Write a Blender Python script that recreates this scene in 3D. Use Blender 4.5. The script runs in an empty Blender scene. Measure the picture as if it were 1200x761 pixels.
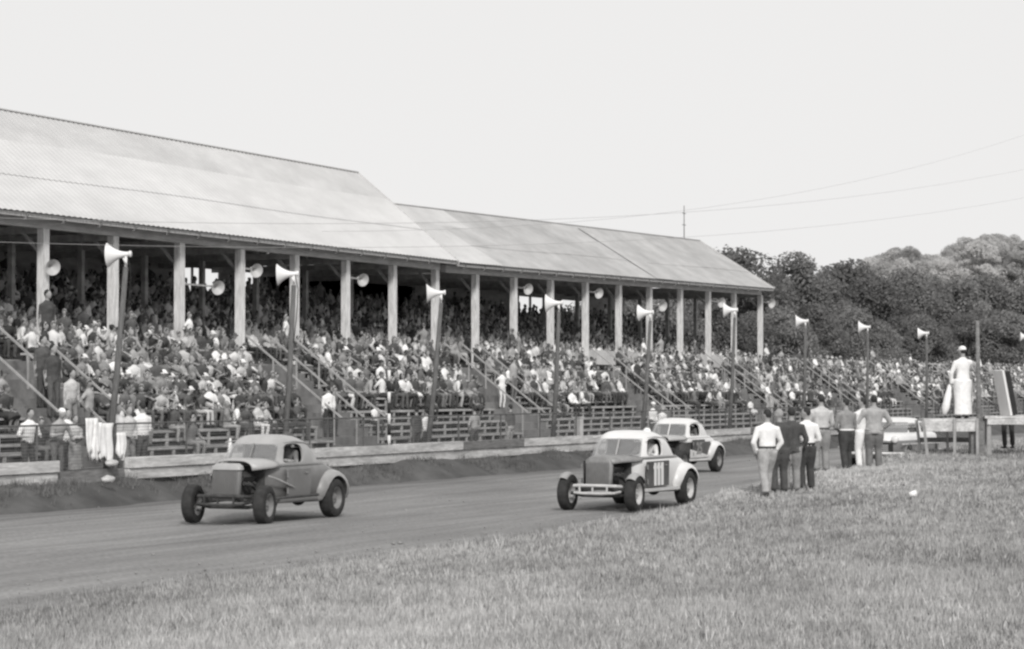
import bpy, bmesh, math, random
import numpy as np
from mathutils import Vector, Matrix, Euler
from mathutils.bvhtree import BVHTree

random.seed(11); rng = np.random.default_rng(11)
R = math.radians
scene = bpy.context.scene
COL = scene.collection

# ------------------------------------------------------------------ place
# world: +Y runs along the track (away), the grandstand stands on the -X side.
# "p" = distance from the camera across the track (x = -p), "a" = distance along it.
TH = math.atan(1250 / 2800.0); S, C, F, CAMH = math.sin(TH), math.cos(TH), 2800.0, 2.5
def W(p, a, z=0.0): return Vector((-p, a, z))
def U(x, p): return p / (F * S - (x - 600) * C)
def A(x, p): return U(x, p) * ((x - 600) * S + F * C)          # along-track position of a sight line on the plane p
def Zv(x, y, p): return CAMH - (y - 455) * U(x, p)

def sm(t):
    t = np.clip(t, 0, 1); return t * t * (3 - 2 * t)
def infield_h(p, a):
    p = np.asarray(p, float); a = np.asarray(a, float)
    Ca = np.interp(a, [-20, 25, 36, 44, 50, 56, 62, 80, 120], [.16, .18, .24, .43, .68, .80, .90, .98, .92])
    w = np.interp(a, [40, 50], [2.3, 1.25])
    edge = 16.55 + .12 * np.sin(a * 1.9) + .08 * np.sin(a * 4.7 + 1)
    e = sm((edge - p) / w)
    h = Ca * e + .22 * sm((15.5 - p) / 9.0)
    h = h + e * (.035 * np.sin(p * 1.1 + a * .37) + .03 * np.sin(a * .9 - p * .6 + 2) + .04 * np.sin(a * .23 + p * .31) + .05*sm((a-52)/14)*np.sin(a*.55+p*.5))
    return h - .06 * (1 - e)
def ground_hit(x, y):
    for d in np.arange(14, 120, .02):
        u = d / F; X = (x - 600) * u; z = CAMH - (y - 455) * u
        p = -X * C + d * S; a = X * S + d * C
        if z <= float(infield_h(p, a)): return p, a, z, u
    return p, a, z, u

# ------------------------------------------------------------------ materials
def mat(name, g, rough=.85, var=.18, scale=6.0, stretch=(1, 1, 1), bump=0.0, spec=.2, detail=4, grime=0.0, coords='Object'):
    m = bpy.data.materials.new(name); m.use_nodes = True
    nt = m.node_tree; N = nt.nodes; L = nt.links
    b = N['Principled BSDF']; b.inputs['Roughness'].default_value = rough
    b.inputs['Specular IOR Level'].default_value = spec
    tc = N.new('ShaderNodeTexCoord'); mp = N.new('ShaderNodeMapping'); mp.inputs['Scale'].default_value = stretch
    L.new(tc.outputs[coords], mp.inputs['Vector'])
    n = N.new('ShaderNodeTexNoise'); n.inputs['Scale'].default_value = scale; n.inputs['Detail'].default_value = detail
    n.inputs['Roughness'].default_value = .62
    L.new(mp.outputs['Vector'], n.inputs['Vector'])
    cr = N.new('ShaderNodeValToRGB')
    lo, hi = g * (1 - var), min(.95, g * (1 + var))
    cr.color_ramp.elements[0].position = .3; cr.color_ramp.elements[1].position = .7
    cr.color_ramp.elements[0].color = (lo, lo * .992, lo * .984, 1); cr.color_ramp.elements[1].color = (hi, hi * .992, hi * .984, 1)
    L.new(n.outputs['Fac'], cr.inputs['Fac'])
    out = cr.outputs['Color']
    if grime:
        n2 = N.new('ShaderNodeTexNoise'); n2.inputs['Scale'].default_value = scale * .23; n2.inputs['Detail'].default_value = 6
        L.new(mp.outputs['Vector'], n2.inputs['Vector'])
        r2 = N.new('ShaderNodeValToRGB'); r2.color_ramp.elements[0].position = .35; r2.color_ramp.elements[1].position = .65
        k = 1 - grime
        r2.color_ramp.elements[0].color = (k, k, k, 1); r2.color_ramp.elements[1].color = (1, 1, 1, 1)
        L.new(n2.outputs['Fac'], r2.inputs['Fac'])
        mx = N.new('ShaderNodeMix'); mx.data_type = 'RGBA'; mx.blend_type = 'MULTIPLY'; mx.inputs['Factor'].default_value = 1
        L.new(out, mx.inputs['A']); L.new(r2.outputs['Color'], mx.inputs['B']); out = mx.outputs['Result']
    L.new(out, b.inputs['Base Color'])
    if bump:
        bp = N.new('ShaderNodeBump'); bp.inputs['Strength'].default_value = bump; bp.inputs['Distance'].default_value = .05
        L.new(n.outputs['Fac'], bp.inputs['Height']); L.new(bp.outputs['Normal'], b.inputs['Normal'])
    return m

def glass_mat(name, g, clear):
    m = bpy.data.materials.new(name); m.use_nodes = True
    nt = m.node_tree; N = nt.nodes; L = nt.links; N.remove(N['Principled BSDF'])
    t = N.new('ShaderNodeBsdfTransparent'); d = N.new('ShaderNodeBsdfDiffuse'); d.inputs['Color'].default_value = (g, g, g, 1)
    gl = N.new('ShaderNodeBsdfGlossy'); gl.inputs['Roughness'].default_value = .08; gl.inputs['Color'].default_value = (.8, .8, .8, 1)
    m1 = N.new('ShaderNodeMixShader'); m2 = N.new('ShaderNodeMixShader')
    ns = N.new('ShaderNodeTexNoise'); ns.inputs['Scale'].default_value = 5
    mr = N.new('ShaderNodeMapRange'); mr.inputs['To Min'].default_value = clear - .15; mr.inputs['To Max'].default_value = clear + .15
    L.new(ns.outputs['Fac'], mr.inputs['Value']); L.new(mr.outputs['Result'], m1.inputs['Fac'])
    L.new(d.outputs[0], m1.inputs[1]); L.new(t.outputs[0], m1.inputs[2])
    m2.inputs['Fac'].default_value = .10
    L.new(m1.outputs[0], m2.inputs[1]); L.new(gl.outputs[0], m2.inputs[2])
    L.new(m2.outputs[0], N['Material Output'].inputs['Surface'])
    return m

def mesh_wire_mat(name, g, pitch, th):
    m = bpy.data.materials.new(name); m.use_nodes = True
    nt = m.node_tree; N = nt.nodes; L = nt.links
    b = N['Principled BSDF']; b.inputs['Base Color'].default_value = (g, g, g, 1); b.inputs['Roughness'].default_value = .7
    tc = N.new('ShaderNodeTexCoord'); sp = N.new('ShaderNodeSeparateXYZ'); L.new(tc.outputs['Object'], sp.inputs[0])
    outs = []
    for ax in ('Y', 'Z'):
        dv = N.new('ShaderNodeMath'); dv.operation = 'DIVIDE'; dv.inputs[1].default_value = pitch; L.new(sp.outputs[ax], dv.inputs[0])
        fr = N.new('ShaderNodeMath'); fr.operation = 'FRACT'; L.new(dv.outputs[0], fr.inputs[0])
        lt = N.new('ShaderNodeMath'); lt.operation = 'LESS_THAN'; lt.inputs[1].default_value = th; L.new(fr.outputs[0], lt.inputs[0]); outs.append(lt)
    mxm = N.new('ShaderNodeMath'); mxm.operation = 'MAXIMUM'; L.new(outs[0].outputs[0], mxm.inputs[0]); L.new(outs[1].outputs[0], mxm.inputs[1])
    L.new(mxm.outputs[0], b.inputs['Alpha'])
    return m

CLOTH_G = [.06, .08, .11, .17, .26, .37, .52, .70, .82]
M = {}
for i, g in enumerate(CLOTH_G): M['cloth%d' % i] = mat('cloth_shade_%d' % i, g, .95, .22 if i < 7 else .10, 7, bump=.6 if i < 7 else .3, detail=3)
M['skin'] = mat('skin', .34, .7, .08, 9)
M['skin2'] = mat('skin_tanned', .24, .7, .08, 9)
M['hair'] = mat('hair_dark', .035, .6, .3, 30)
M['hair2'] = mat('hair_brown', .09, .6, .3, 30)
M['hair3'] = mat('hair_fair', .3, .6, .2, 30)
M['shoe'] = mat('shoe_leather', .05, .5, .2, 8)
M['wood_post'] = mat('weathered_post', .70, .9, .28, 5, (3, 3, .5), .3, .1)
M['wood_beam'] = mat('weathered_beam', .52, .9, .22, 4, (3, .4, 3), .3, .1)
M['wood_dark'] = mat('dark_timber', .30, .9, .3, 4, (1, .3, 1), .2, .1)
M['wood_in'] = mat('inner_timber', .36, .9, .3, 4, (1, .3, 1), .2, .1)  # one even tone, raised to brighten the timber under the roof
M['bench'] = mat('bench_plank', .40, .9, .35, 3, (2, .5, 2), .2, .1)
M['frame'] = mat('bench_frame', .36, .9, .3, 4, (1, 1, 1), .2, .1)
M['tread'] = mat('tread_plank', .27, .9, .3, 3, (2, .5, 2), .2, .1)
M['concrete'] = mat('stair_concrete', .25, .95, .22, 2.5, (1, 1, 1), .3, .1, grime=.3)
M['rail'] = mat('rail_paint', .36, .7, .2, 6)
M['rail_dark'] = mat('rail_rust', .12, .8, .3, 6)
M['roof'] = mat('roof_tin', .60, .6, .07, 2.2, (1, .35, .18), 0, .3, grime=.10)
M['roof2'] = mat('roof_tin_dull', .43, .65, .16, 1.3, (1, .6, .3), 0, .3, grime=.16)
M['roof3'] = mat('roof_tin_bright', .53, .6, .1, 1.8, (1, .5, .2), 0, .3, grime=.12)
M['white'] = mat('white_paint', .72, .5, .05, 3, spec=.4)
M['white_dirty'] = mat('white_paint_dusty', .62, .7, .14, 4, spec=.3, grime=.2)
M['board'] = mat('fence_board_pale', .62, .9, .25, 6, (3, .5, 4), .3, .1, grime=.35)
M['board_grey'] = mat('fence_board_grey', .22, .9, .3, 5, (3, .6, 4), .3, .1, grime=.3)
M['pole'] = mat('pole_wood', .13, .9, .3, 6, (4, 4, .5), .2, .1)
M['horn'] = mat('horn_enamel', .78, .4, .06, 3, spec=.5)
M['horn_in'] = mat('horn_bowl', .5, .5, .1, 3, spec=.4)
M['black'] = mat('black_paint', .03, .6, .2, 5)
M['tyre'] = mat('tyre_rubber', .045, .85, .25, 10, grime=.3)
M['rim'] = mat('rim_paint', .20, .5, .15, 6, spec=.5, grime=.3)
M['rim_white'] = mat('rim_white', .48, .5, .12, 6, spec=.5, grime=.25)
M['steel'] = mat('worn_steel', .22, .45, .2, 9, spec=.5)
M['iron_and_shade'] = mat('dirty_iron_and_shade', .06, .7, .35, 9)  # dirty iron; also paints in the shade inside the coupes
M['car_grey'] = mat('car_paint_grey', .24, .42, .12, 3, spec=.45, grime=.25)
M['car_pale'] = mat('car_paint_pale', .42, .42, .1, 3, spec=.45, grime=.2)
M['car_white'] = mat('car_paint_white', .74, .35, .05, 2, spec=.5, grime=.10)
M['car_dark'] = mat('car_paint_dark', .055, .4, .2, 3, spec=.45, grime=.25)
M['car_door'] = mat('car_door_dark', .07, .5, .25, 4, spec=.4, grime=.3)
M['sedan_side'] = mat('sedan_grey', .16, .35, .1, 3, spec=.5)
M['chrome'] = mat('chrome_dull', .6, .25, .1, 5, spec=.7)
M['glass'] = glass_mat('dusty_glass', .30, .48)
M['glass_sedan'] = glass_mat('sedan_glass', .30, .45)  # plain medium-clear grey glass for the sedan
M['mesh'] = mesh_wire_mat('fence_wire', .15, .07, .13)
M['leaf'] = mat('leaf', .245, .8, .25, .35, detail=3, coords='Object')
M['leaf_b'] = mat('leaf_dark', .19, .8, .25, .35, detail=3)  # darker leaf tone, mixed at random with the main one
M['leaf_far'] = mat('leaf_haze_tint', .56, .9, .14, .3, detail=3)  # distance haze painted in as a paler leaf and hill colour
M['bark'] = mat('bark', .10, .9, .3, 4)
M['bark_far'] = mat('bark_haze_tint', .22, .9, .2, 4)  # bark lightened the same way, haze put into its colour
M['blade'] = mat('grass_blade', .43, .8, .25, .55, detail=5, grime=.2)
M['blade_dry'] = mat('grass_blade_dry', .60, .8, .2, .6, detail=5, grime=.18)
M['blade_dark'] = mat('grass_blade_dark', .22, .8, .3, .5, detail=5, grime=.32)
M['weed'] = mat('weed_blade', .14, .85, .3, .8, detail=4)
M['infield'] = mat('infield_turf', .27, .95, .30, .45, detail=10, bump=.4, grime=.25)
M['dirt'] = mat('bank_dirt', .105, .95, .35, 1.1, detail=10, bump=.6, grime=.3)
M['walk'] = mat('walkway_dirt', .17, .95, .3, 1.2, detail=8, bump=.4)
M['earth'] = mat('far_ground', .16, .95, .3, .05, detail=8)

def muddy(m, top, amount):
    nt = m.node_tree; N = nt.nodes; L = nt.links; b = N['Principled BSDF']; src = b.inputs['Base Color'].links[0].from_socket
    tc = N.new('ShaderNodeTexCoord'); sp = N.new('ShaderNodeSeparateXYZ'); L.new(tc.outputs['Object'], sp.inputs[0])
    n = N.new('ShaderNodeTexNoise'); n.inputs['Scale'].default_value = 4; n.inputs['Detail'].default_value = 8; L.new(tc.outputs['Object'], n.inputs['Vector'])
    ad = N.new('ShaderNodeMath'); ad.operation = 'MULTIPLY_ADD'; ad.inputs[1].default_value = -.9; L.new(n.outputs['Fac'], ad.inputs[0]); L.new(sp.outputs['Z'], ad.inputs[2])
    r = N.new('ShaderNodeMapRange'); r.inputs['From Min'].default_value = top - .75; r.inputs['From Max'].default_value = top - .25; r.inputs['To Min'].default_value = amount; r.inputs['To Max'].default_value = 0; L.new(ad.outputs[0], r.inputs['Value'])
    mx = N.new('ShaderNodeMix'); mx.data_type = 'RGBA'; L.new(r.outputs[0], mx.inputs['Factor']); L.new(src, mx.inputs['A']); mx.inputs['B'].default_value = (.13, .128, .126, 1); L.new(mx.outputs['Result'], b.inputs['Base Color'])
    bp = N.new('ShaderNodeBump'); bp.inputs['Strength'].default_value = .25; bp.inputs['Distance'].default_value = .03
    n2 = N.new('ShaderNodeTexNoise'); n2.inputs['Scale'].default_value = 3.2; n2.inputs['Detail'].default_value = 2; L.new(tc.outputs['Object'], n2.inputs['Vector']); L.new(n2.outputs['Fac'], bp.inputs['Height']); L.new(bp.outputs['Normal'], b.inputs['Normal'])
for k_, t_, a_ in (('car_grey', .95, .7), ('car_pale', .8, .6), ('car_white', .62, .35), ('car_dark', .8, .6), ('car_door', .8, .5), ('steel', .7, .5)): muddy(M[k_], t_, a_)

# dirt track: streaked along its length, darker by the bank
def track_mat():
    m = mat('track_dirt', .245, .95, .16, .9, (1, .2, 1), .5, .1, detail=12, grime=.12)
    nt = m.node_tree; N = nt.nodes; L = nt.links; b = N['Principled BSDF']
    src = b.inputs['Base Color'].links[0].from_socket
    tc = N.new('ShaderNodeTexCoord'); sp = N.new('ShaderNodeSeparateXYZ'); L.new(tc.outputs['Object'], sp.inputs[0])
    n = N.new('ShaderNodeTexNoise'); n.inputs['Scale'].default_value = 3.0; n.inputs['Detail'].default_value = 5
    mp = N.new('ShaderNodeMapping'); mp.inputs['Scale'].default_value = (1, .035, 1); L.new(tc.outputs['Object'], mp.inputs[0]); L.new(mp.outputs[0], n.inputs['Vector'])
    mr = N.new('ShaderNodeMapRange'); mr.inputs['From Min'].default_value = .3; mr.inputs['From Max'].default_value = .7
    mr.inputs['To Min'].default_value = .84; mr.inputs['To Max'].default_value = 1.14; L.new(n.outputs['Fac'], mr.inputs['Value'])
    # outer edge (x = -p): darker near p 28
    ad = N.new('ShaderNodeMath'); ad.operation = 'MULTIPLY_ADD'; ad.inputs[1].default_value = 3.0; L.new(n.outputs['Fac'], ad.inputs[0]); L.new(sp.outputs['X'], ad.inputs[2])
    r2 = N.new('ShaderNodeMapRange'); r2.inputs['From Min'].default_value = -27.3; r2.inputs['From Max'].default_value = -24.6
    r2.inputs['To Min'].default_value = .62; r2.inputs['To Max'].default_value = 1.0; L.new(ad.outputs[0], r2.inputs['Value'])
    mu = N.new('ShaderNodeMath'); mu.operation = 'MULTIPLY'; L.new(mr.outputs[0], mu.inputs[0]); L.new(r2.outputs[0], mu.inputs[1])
    # fine grit
    n3 = N.new('ShaderNodeTexNoise'); n3.inputs['Scale'].default_value = 14; n3.inputs['Detail'].default_value = 8; L.new(tc.outputs['Object'], n3.inputs['Vector'])
    r3 = N.new('ShaderNodeMapRange'); r3.inputs['From Min'].default_value = .3; r3.inputs['From Max'].default_value = .7; r3.inputs['To Min'].default_value = .80; r3.inputs['To Max'].default_value = 1.2
    L.new(n3.outputs['Fac'], r3.inputs['Value'])
    mu2 = N.new('ShaderNodeMath'); mu2.operation = 'MULTIPLY'; L.new(mu.outputs[0], mu2.inputs[0]); L.new(r3.outputs[0], mu2.inputs[1])
    mx = N.new('ShaderNodeVectorMath'); mx.operation = 'SCALE'; L.new(src, mx.inputs[0]); L.new(mu2.outputs[0], mx.inputs['Scale'])
    L.new(mx.outputs[0], b.inputs['Base Color'])
    return m
M['clod'] = mat('dirt_clod', .26, .95, .2, 8); M['track'] = track_mat()
M['wire'] = mat('wire_galvanised', .40, .6, .1, 3)
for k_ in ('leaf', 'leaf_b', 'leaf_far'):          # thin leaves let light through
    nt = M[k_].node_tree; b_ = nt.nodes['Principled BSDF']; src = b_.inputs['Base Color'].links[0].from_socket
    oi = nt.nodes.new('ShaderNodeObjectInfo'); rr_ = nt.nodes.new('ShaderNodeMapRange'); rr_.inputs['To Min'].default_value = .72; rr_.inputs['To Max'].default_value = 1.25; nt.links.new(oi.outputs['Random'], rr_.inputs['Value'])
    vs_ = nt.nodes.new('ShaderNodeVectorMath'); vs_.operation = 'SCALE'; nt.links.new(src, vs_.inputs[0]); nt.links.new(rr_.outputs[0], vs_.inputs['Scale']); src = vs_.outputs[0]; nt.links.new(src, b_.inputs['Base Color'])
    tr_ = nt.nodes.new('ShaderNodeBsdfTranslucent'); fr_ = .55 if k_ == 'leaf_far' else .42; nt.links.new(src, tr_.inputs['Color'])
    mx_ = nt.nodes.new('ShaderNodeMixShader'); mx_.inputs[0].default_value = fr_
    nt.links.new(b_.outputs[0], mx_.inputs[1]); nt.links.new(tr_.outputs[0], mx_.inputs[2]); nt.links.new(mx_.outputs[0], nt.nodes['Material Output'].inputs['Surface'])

# ------------------------------------------------------------------ mesh helpers
def link(o, parent=None):
    COL.objects.link(o)
    if parent is not None: o.parent = parent
    return o
def tag(o, label=None, cat=None, group=None, kind=None):
    if label: o['label'] = label
    if cat: o['category'] = cat
    if group: o['group'] = group
    if kind: o['kind'] = kind
    return o
def empty(name, loc=(0, 0, 0), rz=0.0, label=None, cat=None, group=None):
    o = bpy.data.objects.new(name, None); COL.objects.link(o); o.location = loc; o.rotation_euler.z = rz
    o.empty_display_size = .2
    return tag(o, label, cat, group)

class MB:
    """collects shapes; build() links them as ONE mesh object"""
    def __init__(s): s.v = []; s.f = []; s.mi = []
    def add(s, v, f, mi=0):
        o = len(s.v); s.v.extend([tuple(x) for x in v]); s.f.extend([tuple(i + o for i in q) for q in f]); s.mi.extend([mi] * len(f)); return s
    def box(s, c, d, mi=0, rot=None):
        x, y, z = d[0] / 2, d[1] / 2, d[2] / 2
        v = [Vector((i, j, k)) for i in (-x, x) for j in (-y, y) for k in (-z, z)]
        if rot is not None: v = [rot @ q for q in v]
        c = Vector(c)
        return s.add([c + q for q in v], [(0, 1, 3, 2), (4, 6, 7, 5), (0, 4, 5, 1), (2, 3, 7, 6), (0, 2, 6, 4), (1, 5, 7, 3)], mi)
    def span(s, lo, hi, mi=0):
        return s.box([(l + h) / 2 for l, h in zip(lo, hi)], [abs(h - l) for l, h in zip(lo, hi)], mi)
    def bar(s, p, q, w, h=None, mi=0, up=(0, 0, 1)):
        h = h or w; p = Vector(p); q = Vector(q); d = q - p; L = d.length; d.normalize()
        up = Vector(up)
        if abs(d.dot(up)) > .98: up = Vector((1, 0, 0))
        r = d.cross(up).normalized(); t = r.cross(d)
        m = Matrix((r, d, t)).transposed()
        return s.box((p + q) / 2, (w, L, h), mi, m)
    def tube(s, pts, rad, n=8, mi=0, side=None, cap=True):
        pts = [Vector(p) for p in pts]
        if not isinstance(rad, (list, tuple)): rad = [rad] * len(pts)
        rings = []
        for i, p in enumerate(pts):
            d = (pts[min(i + 1, len(pts) - 1)] - pts[max(i - 1, 0)]).normalized()
            sd = Vector(side) if side is not None else (Vector((1, 0, 0)) if abs(d.x) < .9 else Vector((0, 1, 0)))
            f = sd.cross(d)
            if f.length < 1e-4: f = Vector((0, 1, 0)).cross(d)
            f.normalize(); sd2 = d.cross(f).normalized()
            r = rad[i]; ra, rb = (r if isinstance(r, (list, tuple)) else (r, r))
            rings.append([p + sd2 * (math.cos(2 * math.pi * k / n) * ra) + f * (math.sin(2 * math.pi * k / n) * rb) for k in range(n)])
        v = [q for r_ in rings for q in r_]; fc = []
        for i in range(len(pts) - 1):
            for k in range(n):
                fc.append((i * n + k, i * n + (k + 1) % n, (i + 1) * n + (k + 1) % n, (i + 1) * n + k))
        if cap:
            fc.append(tuple(range(n - 1, -1, -1))); b = (len(pts) - 1) * n; fc.append(tuple(b + k for k in range(n)))
        return s.add(v, fc, mi)
    def ell(s, c, r, mi=0, nu=12, nv=8, rot=None):
        v = []; f = []; c = Vector(c)
        for j in range(nv + 1):
            ph = math.pi * j / nv
            for i in range(nu):
                th = 2 * math.pi * i / nu
                q = Vector((r[0] * math.sin(ph) * math.cos(th), r[1] * math.sin(ph) * math.sin(th), r[2] * math.cos(ph)))
                if rot is not None: q = rot @ q
                v.append(c + q)
        for j in range(nv):
            for i in range(nu):
                a, b = j * nu + i, j * nu + (i + 1) % nu
                f.append((a, a + nu, b + nu, b))
        return s.add(v, f, mi)
    def lathe(s, prof, axis_o, axis_d, n=24, mi=0):
        """prof: (distance along axis, radius)"""
        o = Vector(axis_o); d = Vector(axis_d).normalized()
        e = d.orthogonal().normalized(); g = d.cross(e)
        v = []; f = []
        for (t, r) in prof:
            for k in range(n):
                an = 2 * math.pi * k / n
                v.append(o + d * t + (e * math.cos(an) + g * math.sin(an)) * r)
        for i in range(len(prof) - 1):
            for k in range(n):
                f.append((i * n + k, (i + 1) * n + k, (i + 1) * n + (k + 1) % n, i * n + (k + 1) % n))
        return s.add(v, f, mi)
    def mesh(s, name, mats):
        me = bpy.data.meshes.new(name); me.from_pydata(s.v, [], s.f)
        for m in (mats if isinstance(mats, (list, tuple)) else [mats]): me.materials.append(m)
        me.polygons.foreach_set('material_index', s.mi); me.update(); return me
    def build(s, name, mats, parent=None, smooth=False, loc=None):
        me = s.mesh(name, mats)
        bm = bmesh.new(); bm.from_mesh(me); bmesh.ops.recalc_face_normals(bm, faces=bm.faces); bm.to_mesh(me); bm.free()
        if smooth: me.polygons.foreach_set('use_smooth', [True] * len(me.polygons))
        o = bpy.data.objects.new(name, me); link(o, parent)
        if loc is not None: o.location = loc
        return o

def np_mesh(name, V, Fq, mats, mi=None, smooth=False):
    """V (n,3) array, Fq (m,k) int array"""
    me = bpy.data.meshes.new(name); k = Fq.shape[1]
    me.vertices.add(len(V)); me.vertices.foreach_set('co', np.ascontiguousarray(V, np.float32).ravel())
    me.loops.add(Fq.size); me.loops.foreach_set('vertex_index', np.ascontiguousarray(Fq, np.int32).ravel())
    me.polygons.add(len(Fq)); me.polygons.foreach_set('loop_start', np.arange(0, Fq.size, k, dtype=np.int32))
    me.polygons.foreach_set('loop_total', np.full(len(Fq), k, np.int32))
    for m in mats: me.materials.append(m)
    if mi is not None: me.polygons.foreach_set('material_index', np.ascontiguousarray(mi, np.int32))
    if smooth: me.polygons.foreach_set('use_smooth', np.ones(len(Fq), bool))
    me.update(calc_edges=True); me.validate()
    return me

def evaluated(o, keep=False):
    dg = bpy.context.evaluated_depsgraph_get(); dg.update()
    me = bpy.data.meshes.new_from_object(o.evaluated_get(dg))
    if not keep: bpy.data.objects.remove(o)
    return me

# ------------------------------------------------------------------ camera, light
cam_d = bpy.data.cameras.new('camera'); cam = bpy.data.objects.new('camera', cam_d); COL.objects.link(cam)
cam.location = (0, 0, CAMH); cam.rotation_euler = (R(90) + math.atan(74.5 / F), 0, TH)
cam_d.sensor_width = 36; cam_d.lens = F / 1200 * 36; cam_d.clip_end = 6000; cam_d.clip_start = .5
scene.camera = cam
scene.view_settings.view_transform = 'Standard'; scene.view_settings.look = 'None'; scene.view_settings.exposure = 0
scene.cycles.filter_width = 2.5
scene.cycles.max_bounces = 6; scene.cycles.transparent_max_bounces = 12

SUN_EL, SUN_AZ = R(36), R(147)      # azimuth clockwise from +Y: behind the camera, a little to the right of the track
wd = bpy.data.worlds.new('World'); scene.world = wd; wd.use_nodes = True
N = wd.node_tree.nodes; L = wd.node_tree.links; bg = N['Background']
sky = N.new('ShaderNodeTexSky'); sky.sky_type = 'NISHITA'; sky.sun_disc = False; sky.sun_elevation = SUN_EL; sky.sun_rotation = SUN_AZ
bw = N.new('ShaderNodeRGBToBW'); L.new(sky.outputs[0], bw.inputs[0])
mr = N.new('ShaderNodeMapRange'); mr.inputs['From Min'].default_value = 1; mr.inputs['From Max'].default_value = 12
mr.inputs['To Min'].default_value = 8.25; mr.inputs['To Max'].default_value = 8.85; L.new(bw.outputs[0], mr.inputs['Value'])
cl = N.new('ShaderNodeTexNoise'); cl.inputs['Scale'].default_value = 1.4; cl.inputs['Detail'].default_value = 3
mc = N.new('ShaderNodeMapRange'); mc.inputs['To Min'].default_value = .97; mc.inputs['To Max'].default_value = 1.03; L.new(cl.outputs['Fac'], mc.inputs['Value'])
mm = N.new('ShaderNodeMath'); mm.operation = 'MULTIPLY'; L.new(mr.outputs[0], mm.inputs[0]); L.new(mc.outputs[0], mm.inputs[1])
cx = N.new('ShaderNodeVectorMath'); cx.operation = 'SCALE'; cx.inputs[0].default_value = (1, .992, .985); L.new(mm.outputs[0], cx.inputs['Scale'])
L.new(cx.outputs[0], bg.inputs['Color']); bg.inputs['Strength'].default_value = .10
sd = bpy.data.lights.new('sun', 'SUN'); sd.energy = 2.6; sd.angle = R(10); sd.color = (1, .985, .965)
so = bpy.data.objects.new('sun', sd); COL.objects.link(so)
sv = Vector((math.sin(SUN_AZ) * math.cos(SUN_EL), math.cos(SUN_AZ) * math.cos(SUN_EL), math.sin(SUN_EL)))
so.rotation_euler = sv.to_track_quat('Z', 'Y').to_euler()

# ------------------------------------------------------------------ ground
def heightfield(name, ps, as_, hf, m, kind='structure'):
    P, Aa = np.meshgrid(ps, as_, indexing='ij'); H = hf(P, Aa)
    V = np.stack([-P.ravel(), Aa.ravel(), H.ravel()], 1); n, k = P.shape
    i = (np.arange(n - 1)[:, None] * k + np.arange(k - 1)[None, :]).ravel()
    Fq = np.stack([i, i + k, i + k + 1, i + 1], 1)[:, ::1]
    me = np_mesh(name, V, Fq, [m], smooth=True)
    o = bpy.data.objects.new(name, me); COL.objects.link(o); return tag(o, kind=kind)
heightfield('ground', np.array([-3000, -200, 60, 3000.]), np.array([-600, 0, 300, 4000.]), lambda p, a: p * 0 - .14, M['earth'])
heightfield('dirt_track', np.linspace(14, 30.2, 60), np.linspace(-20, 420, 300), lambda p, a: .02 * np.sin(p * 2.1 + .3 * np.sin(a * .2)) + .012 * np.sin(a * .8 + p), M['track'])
heightfield('infield', np.concatenate([np.linspace(-120, -10, 30), np.arange(-9.5, 17.3, .2)]), np.concatenate([np.arange(-10, 90, .35), np.linspace(92, 420, 60)]), infield_h, M['infield'])
def bank_h(p, a):
    t = sm((p - 28.3 - .25 * np.sin(a * .7) - .15 * np.sin(a * 2.3)) / 1.5)
    return -.05 + .52 * t + t * (.03 * np.sin(a * 3.1) + .03 * np.sin(a * 1.3 + p * 4)) * (p < 31)
heightfield('embankment', np.concatenate([np.arange(27.6, 31.2, .15), [32, 34, 60]]), np.concatenate([np.arange(25, 130, .4), np.linspace(131, 420, 80)]), bank_h, M['dirt'])
WALK = .47

# hill far behind
def hill_h(p, a):
    return 34 * np.exp(-((a - 560) / 120) ** 2) * np.exp(-((p - 30) / 190) ** 2) * sm((a - 300) / 160) * np.interp(p,[-100,40,150,330],[1.15,1.0,.45,.1]) - .2
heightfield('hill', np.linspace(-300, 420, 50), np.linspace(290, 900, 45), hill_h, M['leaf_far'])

heightfield('added_rear_hill', np.linspace(150, 520, 24), np.linspace(-60, 700, 40), lambda p, a: 26 * sm((p - 160) / 220) + 2 * np.sin(a * .05) - .3, M['earth'])  # added hill, tones down the brightness in the rear wall openings

# ------------------------------------------------------------------ grass (nobody could count it)
def blades(name, px, ay, z, hgt, wid, mats, wts, label, nb=4, cls=None):
    n = len(px); V = np.zeros((n, nb, 3, 3)); an = rng.uniform(0, 2 * np.pi, (n, nb)); le = rng.uniform(.05, .75, (n, nb)) * hgt[:, None]
    hh = hgt[:, None] * rng.uniform(.5, 1.15, (n, nb)); ww = wid[:, None] * rng.uniform(.7, 1.2, (n, nb))
    bx = -px[:, None] + rng.normal(0, .03, (n, nb)) * (1 + 8 * wid[:, None]); by = ay[:, None] + rng.normal(0, .03, (n, nb)) * (1 + 8 * wid[:, None])
    sa = rng.uniform(0, np.pi, (n, nb))
    for k, sg in ((0, -1), (1, 1)):
        V[:, :, k, 0] = bx + sg * ww * np.cos(sa) / 2; V[:, :, k, 1] = by + sg * ww * np.sin(sa) / 2; V[:, :, k, 2] = z[:, None] - .015
    V[:, :, 2, 0] = bx + le * np.cos(an); V[:, :, 2, 1] = by + le * np.sin(an); V[:, :, 2, 2] = z[:, None] + hh
    Fq = np.arange(n * nb * 3).reshape(-1, 3)
    if cls is None: cls = rng.choice(len(mats), n, p=wts)
    cl = np.repeat(cls, nb)
    me = np_mesh(name, V.reshape(-1, 3), Fq, mats, cl)
    o = bpy.data.objects.new(name, me); COL.objects.link(o); return tag(o, label, 'grass', kind='stuff')
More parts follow.
